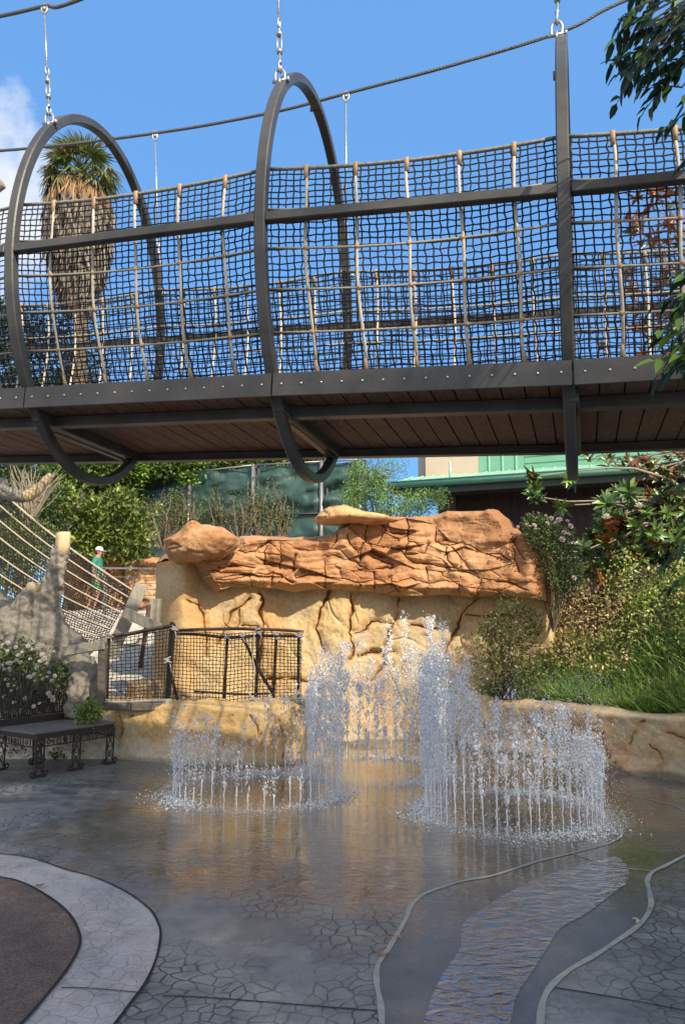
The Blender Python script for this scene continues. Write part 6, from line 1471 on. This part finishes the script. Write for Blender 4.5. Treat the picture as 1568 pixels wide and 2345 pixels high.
cs = [(rs.uniform(1470, 1640), rs.uniform(-60, 150), rs.uniform(.12, .24)) for _ in range(40)] + [(1480, 110, .16), (1500, 60, .2), (1470, 10, .16), (1450, 20, .1), (1540, 180, .18), (1560, 200, .2), (1520, 120, .18), (1590, 250, .15)]
twig_sprays(cs, 3.1, None, 8, .085, .036, nt_, at(1900, -60, 3.1))
cs = [(rs.uniform(1585, 1680), rs.uniform(600, 830), rs.uniform(.12, .22)) for _ in range(26)] + [(1640, 330, .2), (1620, 345, .15)]
twig_sprays(cs, 3.0, None, 8, .090, .034, nt_, at(1900, 560, 3.1), .3)
cs = [(rs.uniform(1590, 1680), rs.uniform(1060, 1350), rs.uniform(.12, .22)) for _ in range(16)]
twig_sprays(cs, 3.6, None, 7, .090, .034, nt_, at(1880, 1150, 3.6), .15)
MB().tube(smooth_line([Vector((4.4, 1.6, 0)), Vector((4.2, 1.9, 2)), at(1900, 560, 3.1) + Vector((1, -.8, 0)), at(1900, -60, 3.1) + Vector((.8, -.4, .2)), Vector((4.0, 1.2, 7))], 6), np.linspace(.20, .09, 25), 12).build('trunk', M['bark'], nt_, True)
for (p0, p1) in ((at(1900, 560, 3.1) + Vector((1, -.8, 0)), at(1900, 560, 3.1)), (at(1900, -60, 3.1) + Vector((.8, -.4, .2)), at(1900, -60, 3.1)), (Vector((4.2, 1.9, 2)), at(1880, 1150, 3.6))):
    MB().tube([p0, p0.lerp(p1, .5) + Vector((0, 0, .1)), p1], [.06, .035, .014], 8).build('branch', M['bark'], nt_, True)

def shade_density(x, y):
    """how closed the canopy is over the sun's path to the court point (x, y)"""
    d = 1.0 if y < 7.75 + .35 * math.sin(x * 1.3) else 0.0
    if y >= 7.7 and x > .9 and y < 12.4: d = .48 if y > 9.1 else .8
    if y >= 12.4 and x > .6 and y < 14: d = .25
    if y >= 8.2 and x < -2.9 and y < 8.9: d = .5
    if x > 1.5 and y > 9.9: d = .10
    if x > 2.3 and y > 9.2: d = .06
    if y > 7.9 and -2.3 < x < .4: d = 0.0
    return d
trunks = [(12.0, -17.5), (17.5, -18.5), (22.0, -16.0), (8.0, -19.0)]
names = ['shade tree behind the viewpoint, left of the grove', 'broad shade tree behind the viewpoint', 'shade tree at the right of the grove behind the viewpoint', 'outermost left shade tree behind the viewpoint']
groups = [[] for _ in trunks]; rs = np.random.RandomState(95)
for gx in np.arange(-7, 7.5, .62):
    for gy in np.arange(-2.5, 14, .62):
        x, y = gx + rs.uniform(-.3, .3), gy + rs.uniform(-.3, .3); d = shade_density(x, y)
        if rs.rand() > d: continue
        zc = rs.uniform(19, 24); c = np.array([x, y, 0]) + np.array(SUN) * zc / SUN.z
        k = int(np.argmin([math.hypot(c[0] - tx, c[1] - 1 - ty) for tx, ty in trunks])); groups[k].append((*c, .52 if d > .6 else .34))
for k, (tx, ty) in enumerate(trunks):
    if not groups[k]: continue
    t = empty('shade_tree', (tx, ty, 0), names[k], 'tree', None); cl = np.array(groups[k])
    P, A, Nn, Ln, Wd, C = clump_leaves(cl, 62, .24, .14, G_MID, rs, up=.8); leaf_mesh('crown', P, A, Nn, Ln, Wd, C, M['leaf'], t)
    mid = Vector((tx + .3, ty + .6, 14.0)); MB().tube([Vector((tx, ty, 0)), Vector((tx + .1, ty + .3, 7)), mid], [.5, .4, .28], 12).build('trunk', M['bark'], t, True)
    idx = rs.choice(len(cl), min(30, len(cl)), replace=False); branchy(mid, [cl[i] for i in idx], .10, rs, 'branches', M['bark'], t, sag=.06)

rs = np.random.RandomState(99)
for (u, v, how) in ((836, 2042, 'small rusty leaf on the wet paving left of the channel edge'), (905, 2150, 'rusty leaf scrap against the left channel edge'), (884, 2190, 'lowest rusty leaf scrap along the left channel edge'), (1463, 2114, 'pale leaf scrap on the right channel edge'), (1500, 2086, 'tiny brown leaf outside the right channel edge'), (82, 2036, 'small pale leaf on the brown path')):
    p = np.array(gp(u, v)) + [0, 0, .014]; q = 2; o = leaf_mesh('fallen_leaf', np.tile(p, (q, 1)) + rs.randn(q, 3) * [.01, .01, 0], rs.randn(q, 3) * [1, 1, .05], rs.randn(q, 3) * .15 + [0, 0, 1], np.full(q, .045), np.full(q, .02), pal(q, [(.38, .18, .07) if 'rusty' in how or 'brown' in how else (.6, .52, .38)], None, .1, rs), M['dry'], None, fine=True, fold=.3, droop=.05); tag(o, how, 'fallen leaf', 'leaf scraps on the paving')
